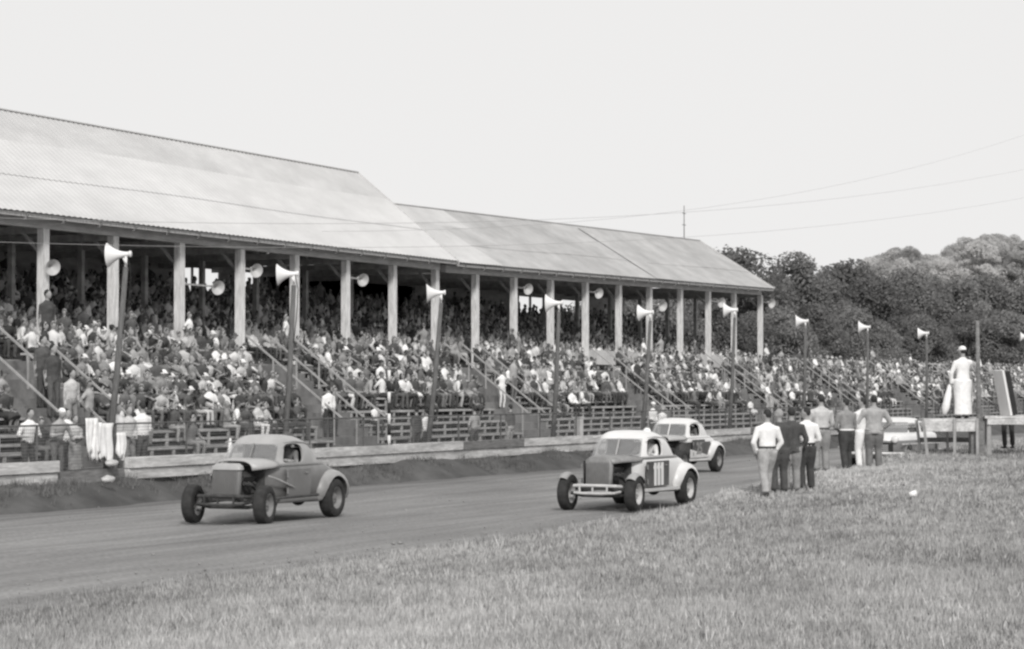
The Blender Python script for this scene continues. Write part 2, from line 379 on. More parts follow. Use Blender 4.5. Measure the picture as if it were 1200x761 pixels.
def vnoise(x, y, sc, seed):
    g = np.random.default_rng(seed).uniform(-1, 1, (64, 64)); x = x / sc + 300; y = y / sc + 300
    xi = np.floor(x).astype(int); yi = np.floor(y).astype(int); fx = sm(x - xi); fy = sm(y - yi)
    q = lambda i, j: g[(xi + i) % 64, (yi + j) % 64]
    return (q(0, 0) * (1 - fx) + q(1, 0) * fx) * (1 - fy) + (q(0, 1) * (1 - fx) + q(1, 1) * fx) * fy
def sample_view(n, d0, d1, power, margin=.035):
    t = rng.uniform(0, 1, n); k = 1 - power
    d = (d0 ** k + t * (d1 ** k - d0 ** k)) ** (1 / k)
    X = rng.uniform(-.2143 - margin, .2143 + margin, n) * d
    return -X * C + d * S, X * S + d * C, d
gp, ga, gd = sample_view(190000, 15, 78, 1.15)
keep = (gp < 16.6 + .35 * np.sin(ga * 1.9) * .4 + rng.normal(0, .16, len(gp))) & (gp > -8)
gp, ga, gd = gp[keep], ga[keep], gd[keep]
patch = 0 * gp if False else np.sin(gp * 1.7 + ga * .9) + np.sin(ga * 2.3 - gp * 1.1 + 1) + np.sin(gp * .5 + ga * .35 + 2)
patch = patch + rng.normal(0, .7, len(gp))
hg = np.clip(.044 + .008 * patch + rng.exponential(.018, len(gp)) + .04 * (rng.random(len(gp)) < .05) + .03 * sm((gp - 15.4) / 1.0), .03, .2) * np.interp(gd, [15, 45, 78], [1, 1, .9])
gz = infield_h(gp, ga)
big = 1.15 * vnoise(gp, ga, 7.5, 1) + .55 * vnoise(gp, ga, 2.4, 2) + rng.normal(0, 1.15, len(gp))
big = big + .8 * sm((ga - 34) / 14) * sm((15 - gp) / 3) + .9 * sm((gp - 15.4) / 1.0)
gcls = np.where(big > 1.35, 2, np.where(big < -.75, 1, 0))
blades('grass', gp, ga, gz, hg, .004 + .00042 * gd, [M['blade'], M['blade_dry'], M['blade_dark']], [.5, .3, .2], 'rough pale uncut grass covering the infield', 5, gcls)
nc = 1500
ca = rng.uniform(24, 100, nc); cp = np.where(rng.random(nc) < .6, 16.4 + rng.exponential(.8, nc), rng.uniform(16.6, 28.4, nc))
oct_v = np.array([(1, 0, 0), (0, 1, 0), (-1, 0, 0), (0, -1, 0), (0, 0, .7), (0, 0, -.7)], float); oct_f = np.array([(0, 1, 4), (1, 2, 4), (2, 3, 4), (3, 0, 4), (1, 0, 5), (2, 1, 5), (3, 2, 5), (0, 3, 5)])
cs = .008 + rng.exponential(.007, nc); Vc = oct_v[None] * cs[:, None, None] * rng.uniform(.6, 1.4, (nc, 6, 1)) + np.stack([-cp, ca, np.full(nc, .01)], 1)[:, None]
oc = bpy.data.objects.new('dirt_clods', np_mesh('dirt_clods', Vc.reshape(-1, 3), (oct_f[None] + 6 * np.arange(nc)[:, None, None]).reshape(-1, 3), [M['clod']], None, True)); COL.objects.link(oc)
tag(oc, 'scattered clods and stones lying on the dirt track', 'clods', kind='stuff')
# weeds on the bank under the fence and along the walkway
n = 16000
wa = rng.uniform(36, 120, n); wp = rng.choice([0, 1], n, p=[.6, .4]) * 1.3 + 29.35 + rng.normal(0, .22, n)
keep = (np.sin(wa * .8) + np.sin(wa * 2.1 + 1) + rng.normal(0, .8, n)) > .2
wa, wp = wa[keep], wp[keep]
blades('weeds', wp, wa, bank_h(wp, wa), rng.uniform(.06, .20, len(wa)) * (1 + .6 * (wp > 30)), np.full(len(wa), .022), [M['weed'], M['blade_dark']], [.75, .25], 'dark weeds and long grass growing along the track bank')

# ------------------------------------------------------------------ grandstand
def corrugated(a0, a1, lo0, lo1, hi0, hi1, t0, t1, lift, pitch=.25, amp=.013):
    """sheet between eave line (p,z at both ends) and ridge line; t0..t1 = part of the slope"""
    nseg = int((a1 - a0) / pitch * 4); aa = np.linspace(a0, a1, nseg + 1); s = (aa - a0) / (a1 - a0)
    ph = (aa - a0) / pitch * 2 * np.pi
    off = amp * np.clip(np.sin(ph) * 1.6, -1, 1) + lift
    V = []
    for t in (t0, t1):
        p = (lo0[0] + (lo1[0] - lo0[0]) * s) * (1 - t) + (hi0[0] + (hi1[0] - hi0[0]) * s) * t
        z = (lo0[1] + (lo1[1] - lo0[1]) * s) * (1 - t) + (hi0[1] + (hi1[1] - hi0[1]) * s) * t
        sag = -.05 * np.sin(np.pi * t) * (1 + np.sin(aa * .4)) * .5
        V.append(np.stack([-(p - off * .55), aa, z + off * .8 + sag], 1))
    V = np.concatenate(V); k = nseg + 1; i = np.arange(nseg)
    return V, np.stack([i, i + 1, i + k + 1, i + k], 1)
def sheet(name, V, Fq, m, parent):
    me = np_mesh(name, V, Fq, [m]); o = bpy.data.objects.new(name, me); link(o, parent); return o

NROW, RUN, RISE, P0, T0 = 7, .515, .385, 31.2, .68
def tread_z(k): return T0 + RISE * k
def bench_z(k): return tread_z(k) + .37
def bench_p(k): return P0 + RUN * k + .50
UPN, UPRUN, UPRISE, UP0, UZ0 = 9, .68, .235, 36.75, 3.2
PROM = 3.2

def grandstand(label, a0, a1, ze, zr, pr, post_as, mats, parapet=None, openings=()):
    g = empty('grandstand', W(36, (a0 + a1) / 2, 0) , 0, label, 'grandstand')
    off = g.location.copy()
    def B(mb, name, m, parent=g, smooth=False):
        o = mb.build(name, m, parent, smooth); o.location = -off; return o
    pe = 35.55
    lo0, lo1, hi0, hi1 = (pe, ze[0]), (pe, ze[1]), (pr[0], zr[0]), (pr[1], zr[1])
    roof_e = None
    for i, (t0, t1) in enumerate(((0, .36), (.345, .69), (.675, 1.0))):
        V, Fq = corrugated(a0, a1, lo0, lo1, hi0, hi1, t0, t1, .03 + .012 * (2 - i) * 0 + (.014 if i % 2 else 0), )
        o = sheet('roof_sheet', V, Fq, mats[i], g); o.location = -off
    # back slope
    bk0, bk1 = (pr[0] * 2 - pe + .0, ze[0] + .25), (pr[1] * 2 - pe, ze[1] + .25)
    V, Fq = corrugated(a0, a1, bk0, bk1, hi0, hi1, 0, 1, .03); o = sheet('rear_roof_sheet', V, Fq, mats[0], g); o.location = -off
    # deck under the sheets
    d = MB()
    for (l0, l1) in ((lo0, lo1), (bk0, bk1)):
        d.add([W(l0[0], a0 + .05, l0[1] - .03), W(l1[0], a1 - .05, l1[1] - .03), W(hi1[0], a1 - .05, hi1[1] - .03), W(hi0[0], a0 + .05, hi0[1] - .03)], [(0, 1, 2, 3)])
    B(d, 'roof_deck', M['wood_dark'])
    B(MB().bar(W(pr[0], a0 - .02, zr[0] + .045), W(pr[1], a1 + .02, zr[1] + .045), .14, .03), 'ridge_cap', M['roof'])
    def zl(a): s = (a - a0) / (a1 - a0); return ze[0] + (ze[1] - ze[0]) * s
    B(MB().bar(W(36.2, a0 + .1, zl(a0) - .16), W(36.2, a1 - .25, zl(a1) - .16), .2, .27), 'eave_beam', M['wood_beam'])
    B(MB().bar(W(35.62, a0 + .02, zl(a0) - .06), W(35.62, a1 - .02, zl(a1) - .06), .04, .08), 'eave_board', M['wood_post'])
    # verge boards at both ends
    for a in (a0, a1):
        s = (a - a0) / (a1 - a0); l = lo0 if a == a0 else lo1; h = hi0 if a == a0 else hi1
        B(MB().bar(W(l[0], a, l[1] - .02), W(h[0], a, h[1] - .02), .05, .16), 'verge_board', M['wood_beam'])
    for i in range(int((a1 - a0) / 1.65)):
        a = a0 + .6 + i * 1.65; s = (a - a0) / (a1 - a0); z0 = zl(a); zz = zr[0] + (zr[1] - zr[0]) * s; pp = pr[0] + (pr[1] - pr[0]) * s
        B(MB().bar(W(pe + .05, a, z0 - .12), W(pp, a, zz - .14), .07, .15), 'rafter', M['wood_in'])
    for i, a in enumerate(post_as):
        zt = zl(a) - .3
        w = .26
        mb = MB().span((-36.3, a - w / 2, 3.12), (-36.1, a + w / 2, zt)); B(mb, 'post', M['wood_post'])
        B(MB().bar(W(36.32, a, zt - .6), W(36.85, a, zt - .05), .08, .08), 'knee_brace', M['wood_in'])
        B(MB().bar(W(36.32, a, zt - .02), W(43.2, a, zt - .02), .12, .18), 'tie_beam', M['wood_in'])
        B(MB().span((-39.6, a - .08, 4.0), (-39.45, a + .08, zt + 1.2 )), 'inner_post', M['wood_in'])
    # rear wall with window openings
    pw = 43.25; mb = MB()
    zb, z1, z2 = 3.0, 5.75, 6.62
    edges = [a0 + .1]
    for (o0, o1) in openings: edges += [o0, o1]
    edges.append(a1 - .1)
    mb.span((-pw - .05, a0 + .1, -.1), (-pw, a1 - .1, z1)); mb.span((-pw - .05, a0 + .1, z2), (-pw, a1 - .1, ze[0] + .75))
    for i in range(0, len(edges), 2): mb.span((-pw - .05, edges[i], z1), (-pw, edges[i + 1], z2))
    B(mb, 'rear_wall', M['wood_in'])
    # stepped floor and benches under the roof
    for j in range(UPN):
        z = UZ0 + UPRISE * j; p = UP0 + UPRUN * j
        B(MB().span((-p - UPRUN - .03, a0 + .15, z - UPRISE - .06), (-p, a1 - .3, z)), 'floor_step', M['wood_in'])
        B(MB().span((-p - .62, a0 + .15, z + .37), (-p - .36, a1 - .3, z + .42)), 'bench', M['bench'])
    B(MB().span((-36.74, a0 + .1, PROM - .12), (-34.95, a1 - .1, PROM)), 'promenade', M['tread'])
    if parapet:
        q = [a for a in post_as if a >= parapet]
        for b0, b1 in zip(q[:-1], q[1:]):
            B(MB().span((-36.24, b0 + .12, 3.45), (-36.18, b1 - .12, 4.02)), 'parapet_panel', M['white_dirty'])
    # added dark wall below the promenade, keeps sky light from leaking through
    B(MB().span((-36.9, a0 + .1, -.1), (-36.8, a1 - .1, 2.9)), 'sky_block_wall', M['wood_dark'])
    return g

POST1 = [A(x, 36.2) for x in (-25, 50, 132, 210, 281, 345, 405, 460, 510)]
POST2 = [A(x, 36.2) for x in (557, 602, 645, 686, 725, 761, 797, 830, 860, 891)]
E1 = 75.0
grandstand('older grandstand with tall pale tin roof, nearest the camera', 36, E1, (6.92, 6.90), (10.12, 10.12), (39.5, 39.5), POST1,
           (M['roof'], M['roof'], M['roof3']), None, [(A(210,43.2),A(226,43.2)),(A(228, 43.2), A(258, 43.2)), (A(286, 43.2), A(306, 43.2)), (A(380, 43.2), A(402, 43.2)), (A(425, 43.2), A(449, 43.2)), (A(470, 43.2), A(488, 43.2))])
grandstand('lower grandstand with dull mottled tin roof, adjoining the taller one', E1 + .12, 110.8, (6.84, 7.30), (9.14, 9.72), (39.35, 39.4), POST2,
           (M['roof2'], M['roof2'], M['roof2']), 86.0, [(A(600, 43.2), A(622, 43.2)), (A(624, 43.2), A(644, 43.2)), (A(660, 43.2), A(684, 43.2))])
# gable of the taller stand above the lower roof belongs to it
g1 = [o for o in COL.objects if o.name == 'grandstand'][0]
mb = MB().add([W(36.0, E1 - .02, 6.9), W(39.5, E1 - .02, 10.05), W(43.4, E1 - .02, 7.1)], [(0, 1, 2)]); o = mb.build('gable_wall', M['wood_dark'], g1); o.location = -g1.location
# paler strip of newer sheets on the lower roof next to the joint
g2 = [o for o in COL.objects if o.name == 'grandstand.001'][0]
for (b0, b1, t0, t1, mm_) in ((E1 + .15, E1 + 3.8, .0, .66, M['roof3']), (94.6, 96.6, .0, .95, M['roof2']), (E1 + .15, E1 + 6.6, .66, .98, M['roof3'])):
    s0, s1 = (b0 - E1) / (110.8 - E1), (b1 - E1) / (110.8 - E1)
    V, Fq = corrugated(b0, b1, (35.54, 6.84 + .46 * s0), (35.54, 6.84 + .46 * s1), (39.35, 9.14 + .58 * s0), (39.36, 9.14 + .58 * s1), t0, t1, .045)
    o = sheet('patch_sheet', V, Fq, mm_, g2); o.location = -g2.location

# ------------------------------------------------------------------ open benches and stairs below
STAIR_C = [47.1 + 13.0 * i for i in range(10)]
SW = 1.4
ORD = ['first', 'second', 'third', 'fourth', 'fifth', 'sixth', 'seventh', 'eighth', 'ninth', 'tenth', 'eleventh', 'twelfth', 'thirteenth', 'fourteenth', 'fifteenth', 'sixteenth', 'seventeenth', 'eighteenth', 'nineteenth', 'twentieth',
       'twenty-first', 'twenty-second', 'twenty-third', 'twenty-fourth', 'twenty-fifth', 'twenty-sixth', 'twenty-seventh', 'twenty-eighth', 'twenty-ninth', 'thirtieth']
sections = []
edges = [38.0] + [e for c in STAIR_C for e in (c - SW - .08, c + SW + .08)] + [176.0]
for i in range(0, len(edges), 2):
    b0, b1 = edges[i], edges[i + 1]; sections.append((b0, b1))
    n_ = i // 2
    lb = 'bleacher benches left of the nearest stair' if n_ == 0 else ('last bleacher benches at the far right end' if i + 2 >= len(edges) else 'bleacher benches between the %s and %s stairs from the left' % (ORD[n_ - 1], ORD[n_]))
    t = empty('bleacher', W(33, (b0 + b1) / 2, 0), 0, lb, 'bleacher', 'open bleacher benches below the grandstands')
    off = t.location
    for k in range(NROW):
        q = P0 + RUN * k
        o = MB().span((-q - .60, b0, bench_z(k) - .05), (-q - .38, b1, bench_z(k))).build('bench', M['bench'], t); o.location = -off
        o = MB().span((-q - .36, b0, tread_z(k) - .05), (-q, b1, tread_z(k))).build('footboard', M['tread'], t); o.location = -off
        fr = MB(); nb = max(2, int((b1 - b0) / .95))
        for j in range(nb + 1):
            aa = b0 + .06 + (b1 - b0 - .12) * min(1, max(0, (j + (.25 if k % 2 else -.25)) / nb))
            fr.span((-q - .43, aa - .05, tread_z(k) - .45), (-q - .39, aa + .05, bench_z(k) - .052))
        fr.span((-q - .42, b0, tread_z(k) + .12), (-q - .392, b1, tread_z(k) + .18))
        o = fr.build('bench_frame', M['frame'], t); o.location = -off
    fr = MB(); nb = max(2, int((b1 - b0) / 1.15))
    for j in range(nb + 1):
        aa = b0 + .03 + (b1 - b0 - .06) * j / nb
        fr.span((-P0 + .0, aa - .03, .3), (-P0 + .04, aa + .03, tread_z(0) - .052))
    o = fr.build('front_frame', M['frame'], t); o.location = -off
    o = MB().span((-P0 - 3.75, b0, -.1), (-P0 - 3.7, b1, 2.9)).build('sky_block_board', M['wood_dark'], t); o.location = -off  # added board, stops sky light showing through under the benches
    if b0 > 108:
        mb = MB().span((-36.5, b0, 2.9), (-34.96, b1, 3.0))
        o = mb.build('top_deck', M['tread'], t); o.location = -off
        mb = MB().span((-36.5, b0, 3.95), (-36.44, b1, 4.03)).span((-36.5, b0, 3.5), (-36.44, b1, 3.58))
        for j in range(6):
            aa = b0 + (b1 - b0) * j / 5; mb.span((-36.56, aa - .04, 2.9), (-36.5, aa + .04, 4.03))
        o = mb.build('top_rail', M['board'], t); o.location = -off
for n_, c in enumerate(STAIR_C):
    lb = '%s wide stair from the left with three pale handrails' % ORD[n_] if n_ else 'leftmost wide stair with three pale handrails'
    t = empty('stair', W(P0, c, 0), 0, lb, 'stair', 'stairs climbing through the bleachers'); off = t.location
    st = MB(); ns = 12
    for k in range(ns):
        z = .68 + .225 * k; q = P0 - .1 + .3 * k
        st.span((-P0 - 3.72, c - SW, z - .24), (-q, c + SW, z)) if k else st.span((-P0 - 3.72, c - SW, .1), (-q, c + SW, z))
    o = st.build('steps', M['concrete'], t); o.location = -off
    o = MB().span((-36.5, c - SW, 2.92), (-34.95, c + SW, 3.15)).build('landing', M['concrete'], t); o.location = -off
    for s_ in (-1.34, 0, 1.34):
        aa = c + s_; mb = MB()
        mb.bar(W(P0 + .2, aa, 1.66), W(P0 + 3.3, aa, 1.66 + .755 * 3.1), .045, .045)
        for tt in (.25, 2.2): mb.bar(W(P0 + .2 + tt, aa, .6 + tt * .7), W(P0 + .2 + tt, aa, 1.64 + .755 * tt), .04, .04)
        o = mb.build('handrail', M['rail'], t); o.location = -off

# ------------------------------------------------------------------ fences
FP = 29.75
def fence_panel(a0, a1, label, top=.94, mid=.70, low=.46, m=None, m2=None, upper=True, thick=.06, dz=0.0):
    t = empty('board_fence', W(FP, (a0 + a1) / 2, 0), 0, label, 'fence', 'low board fence along the track'); off = t.location
    j = lambda: random.uniform(-.02, .02)
    if upper:
        o = MB().add([W(FP - x, aa, z) for x in (0, thick + .05) for aa, z in ((a0, mid + .012), (a1, mid + .012), (a1, top + j()), (a0, top + j()))],
                 [(0, 1, 2, 3), (4, 5, 6, 7), (0, 1, 5, 4), (3, 2, 6, 7), (0, 3, 7, 4), (1, 2, 6, 5)]).build('plank', m or M['board'], t); o.location = -off
    o = MB().add([W(FP - x, aa, z) for x in (0, thick) for aa, z in ((a0, low + j()), (a1, low + j()), (a1, mid - .012), (a0, mid - .012))],
             [(0, 1, 2, 3), (4, 5, 6, 7), (0, 1, 5, 4), (3, 2, 6, 7), (0, 3, 7, 4), (1, 2, 6, 5)]).build('plank', m2 or M['board'], t); o.location = -off
    for aa in (a0 + .25, (a0 + a1) / 2, a1 - .25):
        o = MB().span((-FP - .16, aa - .07, -.3), (-FP - .003, aa + .07, (top if upper else mid) - .05)).build('post', M['wood_dark'], t); o.location = -off
    return t
tl = fence_panel(36.2, A(63, FP), 'pale two board fence end with slanting struts, far left', thick=.12)
for q0 in (A(8, FP), A(26, FP)):
    o = MB().bar(W(FP - .1, q0 + .9, .45), W(FP - .75, q0 + .2, -.05), .12, .16).build('strut', M['board_grey'], tl); o.location = -tl.location
fence_panel(A(64, FP), A(144, FP), 'dark single low board closing the broken gap in the fence', mid=.72, low=.40, m2=M['board_grey'], upper=False)
aa = A(146, FP); k = 0
while aa < 175:
    ln = 4.4 if aa < 100 else 8.5
    fence_panel(aa + .02, aa + ln, ('pale weathered board fence panel just right of the broken gap' if k == 0 else 'pale weathered board fence panel, %s right of the broken gap' % ORD[k]), thick=.12 if k == 0 else .05,
                m=[M['board'], M['board'], M['board_grey']][(k * 2) % 3] if k > 2 else M['board'])
    aa += ln; k += 1

t = empty('wire_fence', W(30.0, 80, 0), 0, 'wire mesh fence with thin top rail behind the track boards', 'fence'); off = t.location
o = MB().add([W(30.0, 36, .4), W(30.0, 150, .4), W(30.0, 150, 1.68), W(30.0, 36, 1.68)], [(0, 1, 2, 3)]).build('wire_mesh', M['mesh'], t); o.location = -off
o = MB().tube([W(30.0, 36, 1.7), W(30.0, 150, 1.7)], .022, 6).build('top_rail', M['rail_dark'], t); o.location = -off
for i in range(38):
    o = MB().tube([W(30.02, 36.4 + i * 3, .2), W(30.02, 36.4 + i * 3, 1.72)], .028, 6).build('fence_post', M['rail_dark'], t); o.location = -off

# ------------------------------------------------------------------ horn loudspeakers
def horn_mesh(mb, o, d, r, ln, mi=(0, 1)):
    o = Vector(o); d = Vector(d).normalized()
    prof = []
    for i in range(11):
        tt = i / 10; prof.append((ln * tt, .055 * r / .27 + (r - .055 * r / .27) * (tt ** 2.1)))
    mb.lathe([(-.17 * ln, .0), (-.17 * ln, .07 * r / .27), (-.03, .075 * r / .27), (-.02, .05)] + prof + [(ln + .015, r + .012)], o, d, 22, mi[0])
    mb.lathe([(ln + .015, r + .012), (ln, r - .012), (ln * .8, r * .62), (ln * .35, r * .2), (ln * .3, 0)], o, d, 22, mi[1])
HORN_X = [(130, 494, 147, 299, 0), (335, 490, 344, 322, 0), (503, 500, 517, 344, 0), (648, 505, 655, 356, 0), (753, 500, 762, 367, 0), (855, 490, 861, 364, 0), (941, 490, 944, 377, 0), (1015, 490, 1017, 384, 0), (1085, 490, 1086, 391, 0), (1200, 490, 1204, 395, 0)]
for i, (bx, by, tx, ty, _) in enumerate(HORN_X):
    pp = 30.35; ab = A(bx, pp); at_ = A(tx, pp); zt = Zv(tx, ty, pp)
    t = empty('speaker_pole', W(pp, ab, WALK), 0, ('leftmost tall leaning pole carrying a white horn loudspeaker' if i == 0 else '%s pole from the left carrying a white horn loudspeaker' % ORD[i]), 'speaker pole', 'horn speaker poles along the fence'); off = t.location
    zb = .2; f0 = (at_ - ab) / max(.1, (zt - Zv(bx, by, pp)))
    base = W(pp, ab - f0 * (Zv(bx, by, pp) - zb), zb); top = W(pp, at_, zt - .28)
    o = MB().tube([base, base.lerp(top, .5) + Vector((.02, .03, 0)), top], [.085, .075, .06], 10).build('pole', M['pole'], t, True); o.location = -off
    hb = MB().tube([top, top + Vector((0, .0, .26))], .035, 8).tube([top + Vector((.02, -.14, .2)), top + Vector((.02, .0, .04))], .02, 6); o = hb.build('bracket', M['horn'], t, True); o.location = -off
    hm = MB(); dr = Vector((-.90, -.40, -.05)) if i < 3 else Vector((-.95, -.25, -.03))
    dr = dr + Vector((.05 * math.sin(i * 2.2), .10 * math.sin(i * 1.7 + 1), .06 * math.sin(i * 3.1))); horn_mesh(hm, top + Vector((0, 0, .3)) + dr.normalized() * -.05, dr, .27 if i < 3 else .29, .46)
    o = hm.build('horn', [M['horn'], M['horn_in']], t, True); o.location = -off
    if i < 3:
        o = MB().tube([top + Vector((.04, .02, .25)), top + Vector((.1, .05, -.1)), top + Vector((.09, .03, -.6)), top.lerp(base, .3) + Vector((.1, 0, 0))], .012, 5).build('cable', M['black'], t, True); o.location = -off
for i, (x, y) in enumerate([(58, 312), (252, 336), (297, 316), (422, 327), (616, 338), (699, 343), (774, 358), (843, 354), (902, 355)]):
    pp = 36.0; a = A(x, pp); z = Zv(x, y, pp); allp = POST1 + POST2
    near = min(allp, key=lambda q: abs(q - a)); j = allp.index(near)
    t = empty('horn_speaker', W(pp, a, z), 0, 'small white horn speaker under the eave, %s of the row from the left' % ORD[i], 'loudspeaker', 'horn speakers fixed to the grandstand posts'); off = t.location
    hm = MB(); dr = Vector((.8, -.45, -.22)); horn_mesh(hm, W(pp, a, z) - dr.normalized() * .1, dr, .20 if i < 6 else .22, .26)
    o = hm.build('horn', [M['horn'], M['horn_in']], t, True); o.location = -off
    o = MB().bar(W(pp, a, z), W(36.2, near, z + .03), .04, .05).build('arm', M['rail'], t); o.location = -off

# ------------------------------------------------------------------ wires, mast, small posts
def wire(pts, label):
    P_ = [W(p, a, z) for p, a, z in pts]; out = []
    for i in range(41):
        s = i / 40; b = [(1 - s) ** 2, 2 * s * (1 - s), s * s]
        out.append(P_[0] * b[0] + P_[1] * b[1] + P_[2] * b[2])
    o = MB().tube(out, .0045, 5).build('power_line', M['wire'], None, True); tag(o, label, 'power line', 'overhead wires')
wire([(25, 24, 5.1), (25, 62, 6.0), (25, 125, 14.2)], 'upper thin overhead wire crossing the roofs and sky')
wire([(25.6, 24, 4.8), (25.6, 62, 5.4), (25.6, 125, 12.6)], 'lower thin overhead wire crossing the roofs and sky')
wire([(30, 55, 6.6), (27, 95, 8.9), (22, 150, 22)], 'steepest thin overhead wire rising to the right of the sky')
o = MB().tube([W(42, A(802, 42), 0), W(42, A(802, 42), 8), W(42, A(802, 42), 11.9)], [.045, .035, .02], 8).build('mast', M['rail_dark'], None, True)
tag(o, 'thin mast standing up behind the lower grandstand roof', 'mast')
for zc in (10.9, 11.5):
    q = MB().bar(W(42, A(802, 42) - .25, zc), W(42, A(802, 42) + .25, zc), .03, .03).build('cross_arm', M['rail_dark'], o)
# striped pole
pp = 29.95; aa = A(456, pp)
t = empty('striped_pole', W(pp, aa, .3), 0, 'slim black and white striped pole behind the fence boards', 'pole'); off = t.location
zt = Zv(458, 434, pp); n_ = 9
for i in range(n_):
    z0, z1 = .3 + (zt - .3) * i / n_, .3 + (zt - .3) * (i + 1) / n_
    o = MB().tube([W(pp, aa, z0), W(pp, aa, z1)], .045, 10).build('band', M['white'] if i % 2 == 0 else M['black'], t, True); o.location = -off
pp = 30.1; aa = A(678, pp)
mb = MB().span((-pp - .12, aa - .12, .3), (-pp + .12, aa + .12, Zv(678, 490, pp))).span((-pp - .14, aa - .14, Zv(678, 490, pp)), (-pp + .14, aa + .14, Zv(678, 490, pp) + .04))
tag(mb.build('bollard', M['white_dirty']), 'square whitewashed post standing just behind the fence boards', 'post')
pp = 30.0; aa = A(270, pp)
mb = MB().lathe([(0, .13), (.72, .03), (.74, 0)], W(pp, aa, .55), (0, 0, 1), 14).span((-pp - .14, aa - .14, .3), (-pp + .14, aa + .14, .56))
tag(mb.build('marker_cone', M['white'], None, True), 'small white pointed marker behind the fence near the grey coupe', 'marker')

# ------------------------------------------------------------------ figures
def ik(s, h, l1, l2, pole):
    s, h = Vector(s), Vector(h); d = h - s; D = min(d.length, (l1 + l2) * .995); 
    if d.length > D: h = s + d.normalized() * D; d = h - s
    a_ = (l1 * l1 - l2 * l2 + D * D) / (2 * D); hh = math.sqrt(max(0, l1 * l1 - a_ * a_)); dn = d.normalized()
    pl = Vector(pole) - dn * Vector(pole).dot(dn)
    pl = pl.normalized() if pl.length > 1e-4 else Vector((0, 1, 0))
    return s + dn * a_ + pl * hh, h

SKIN, HAIR, SHIRT, TROU, SHOE, CAPZ = range(6)
class Figure:
    def __init__(s): s.parts = []          # (MB, zone)
    def mb(s, zone): m = MB(); s.parts.append((m, zone)); return m

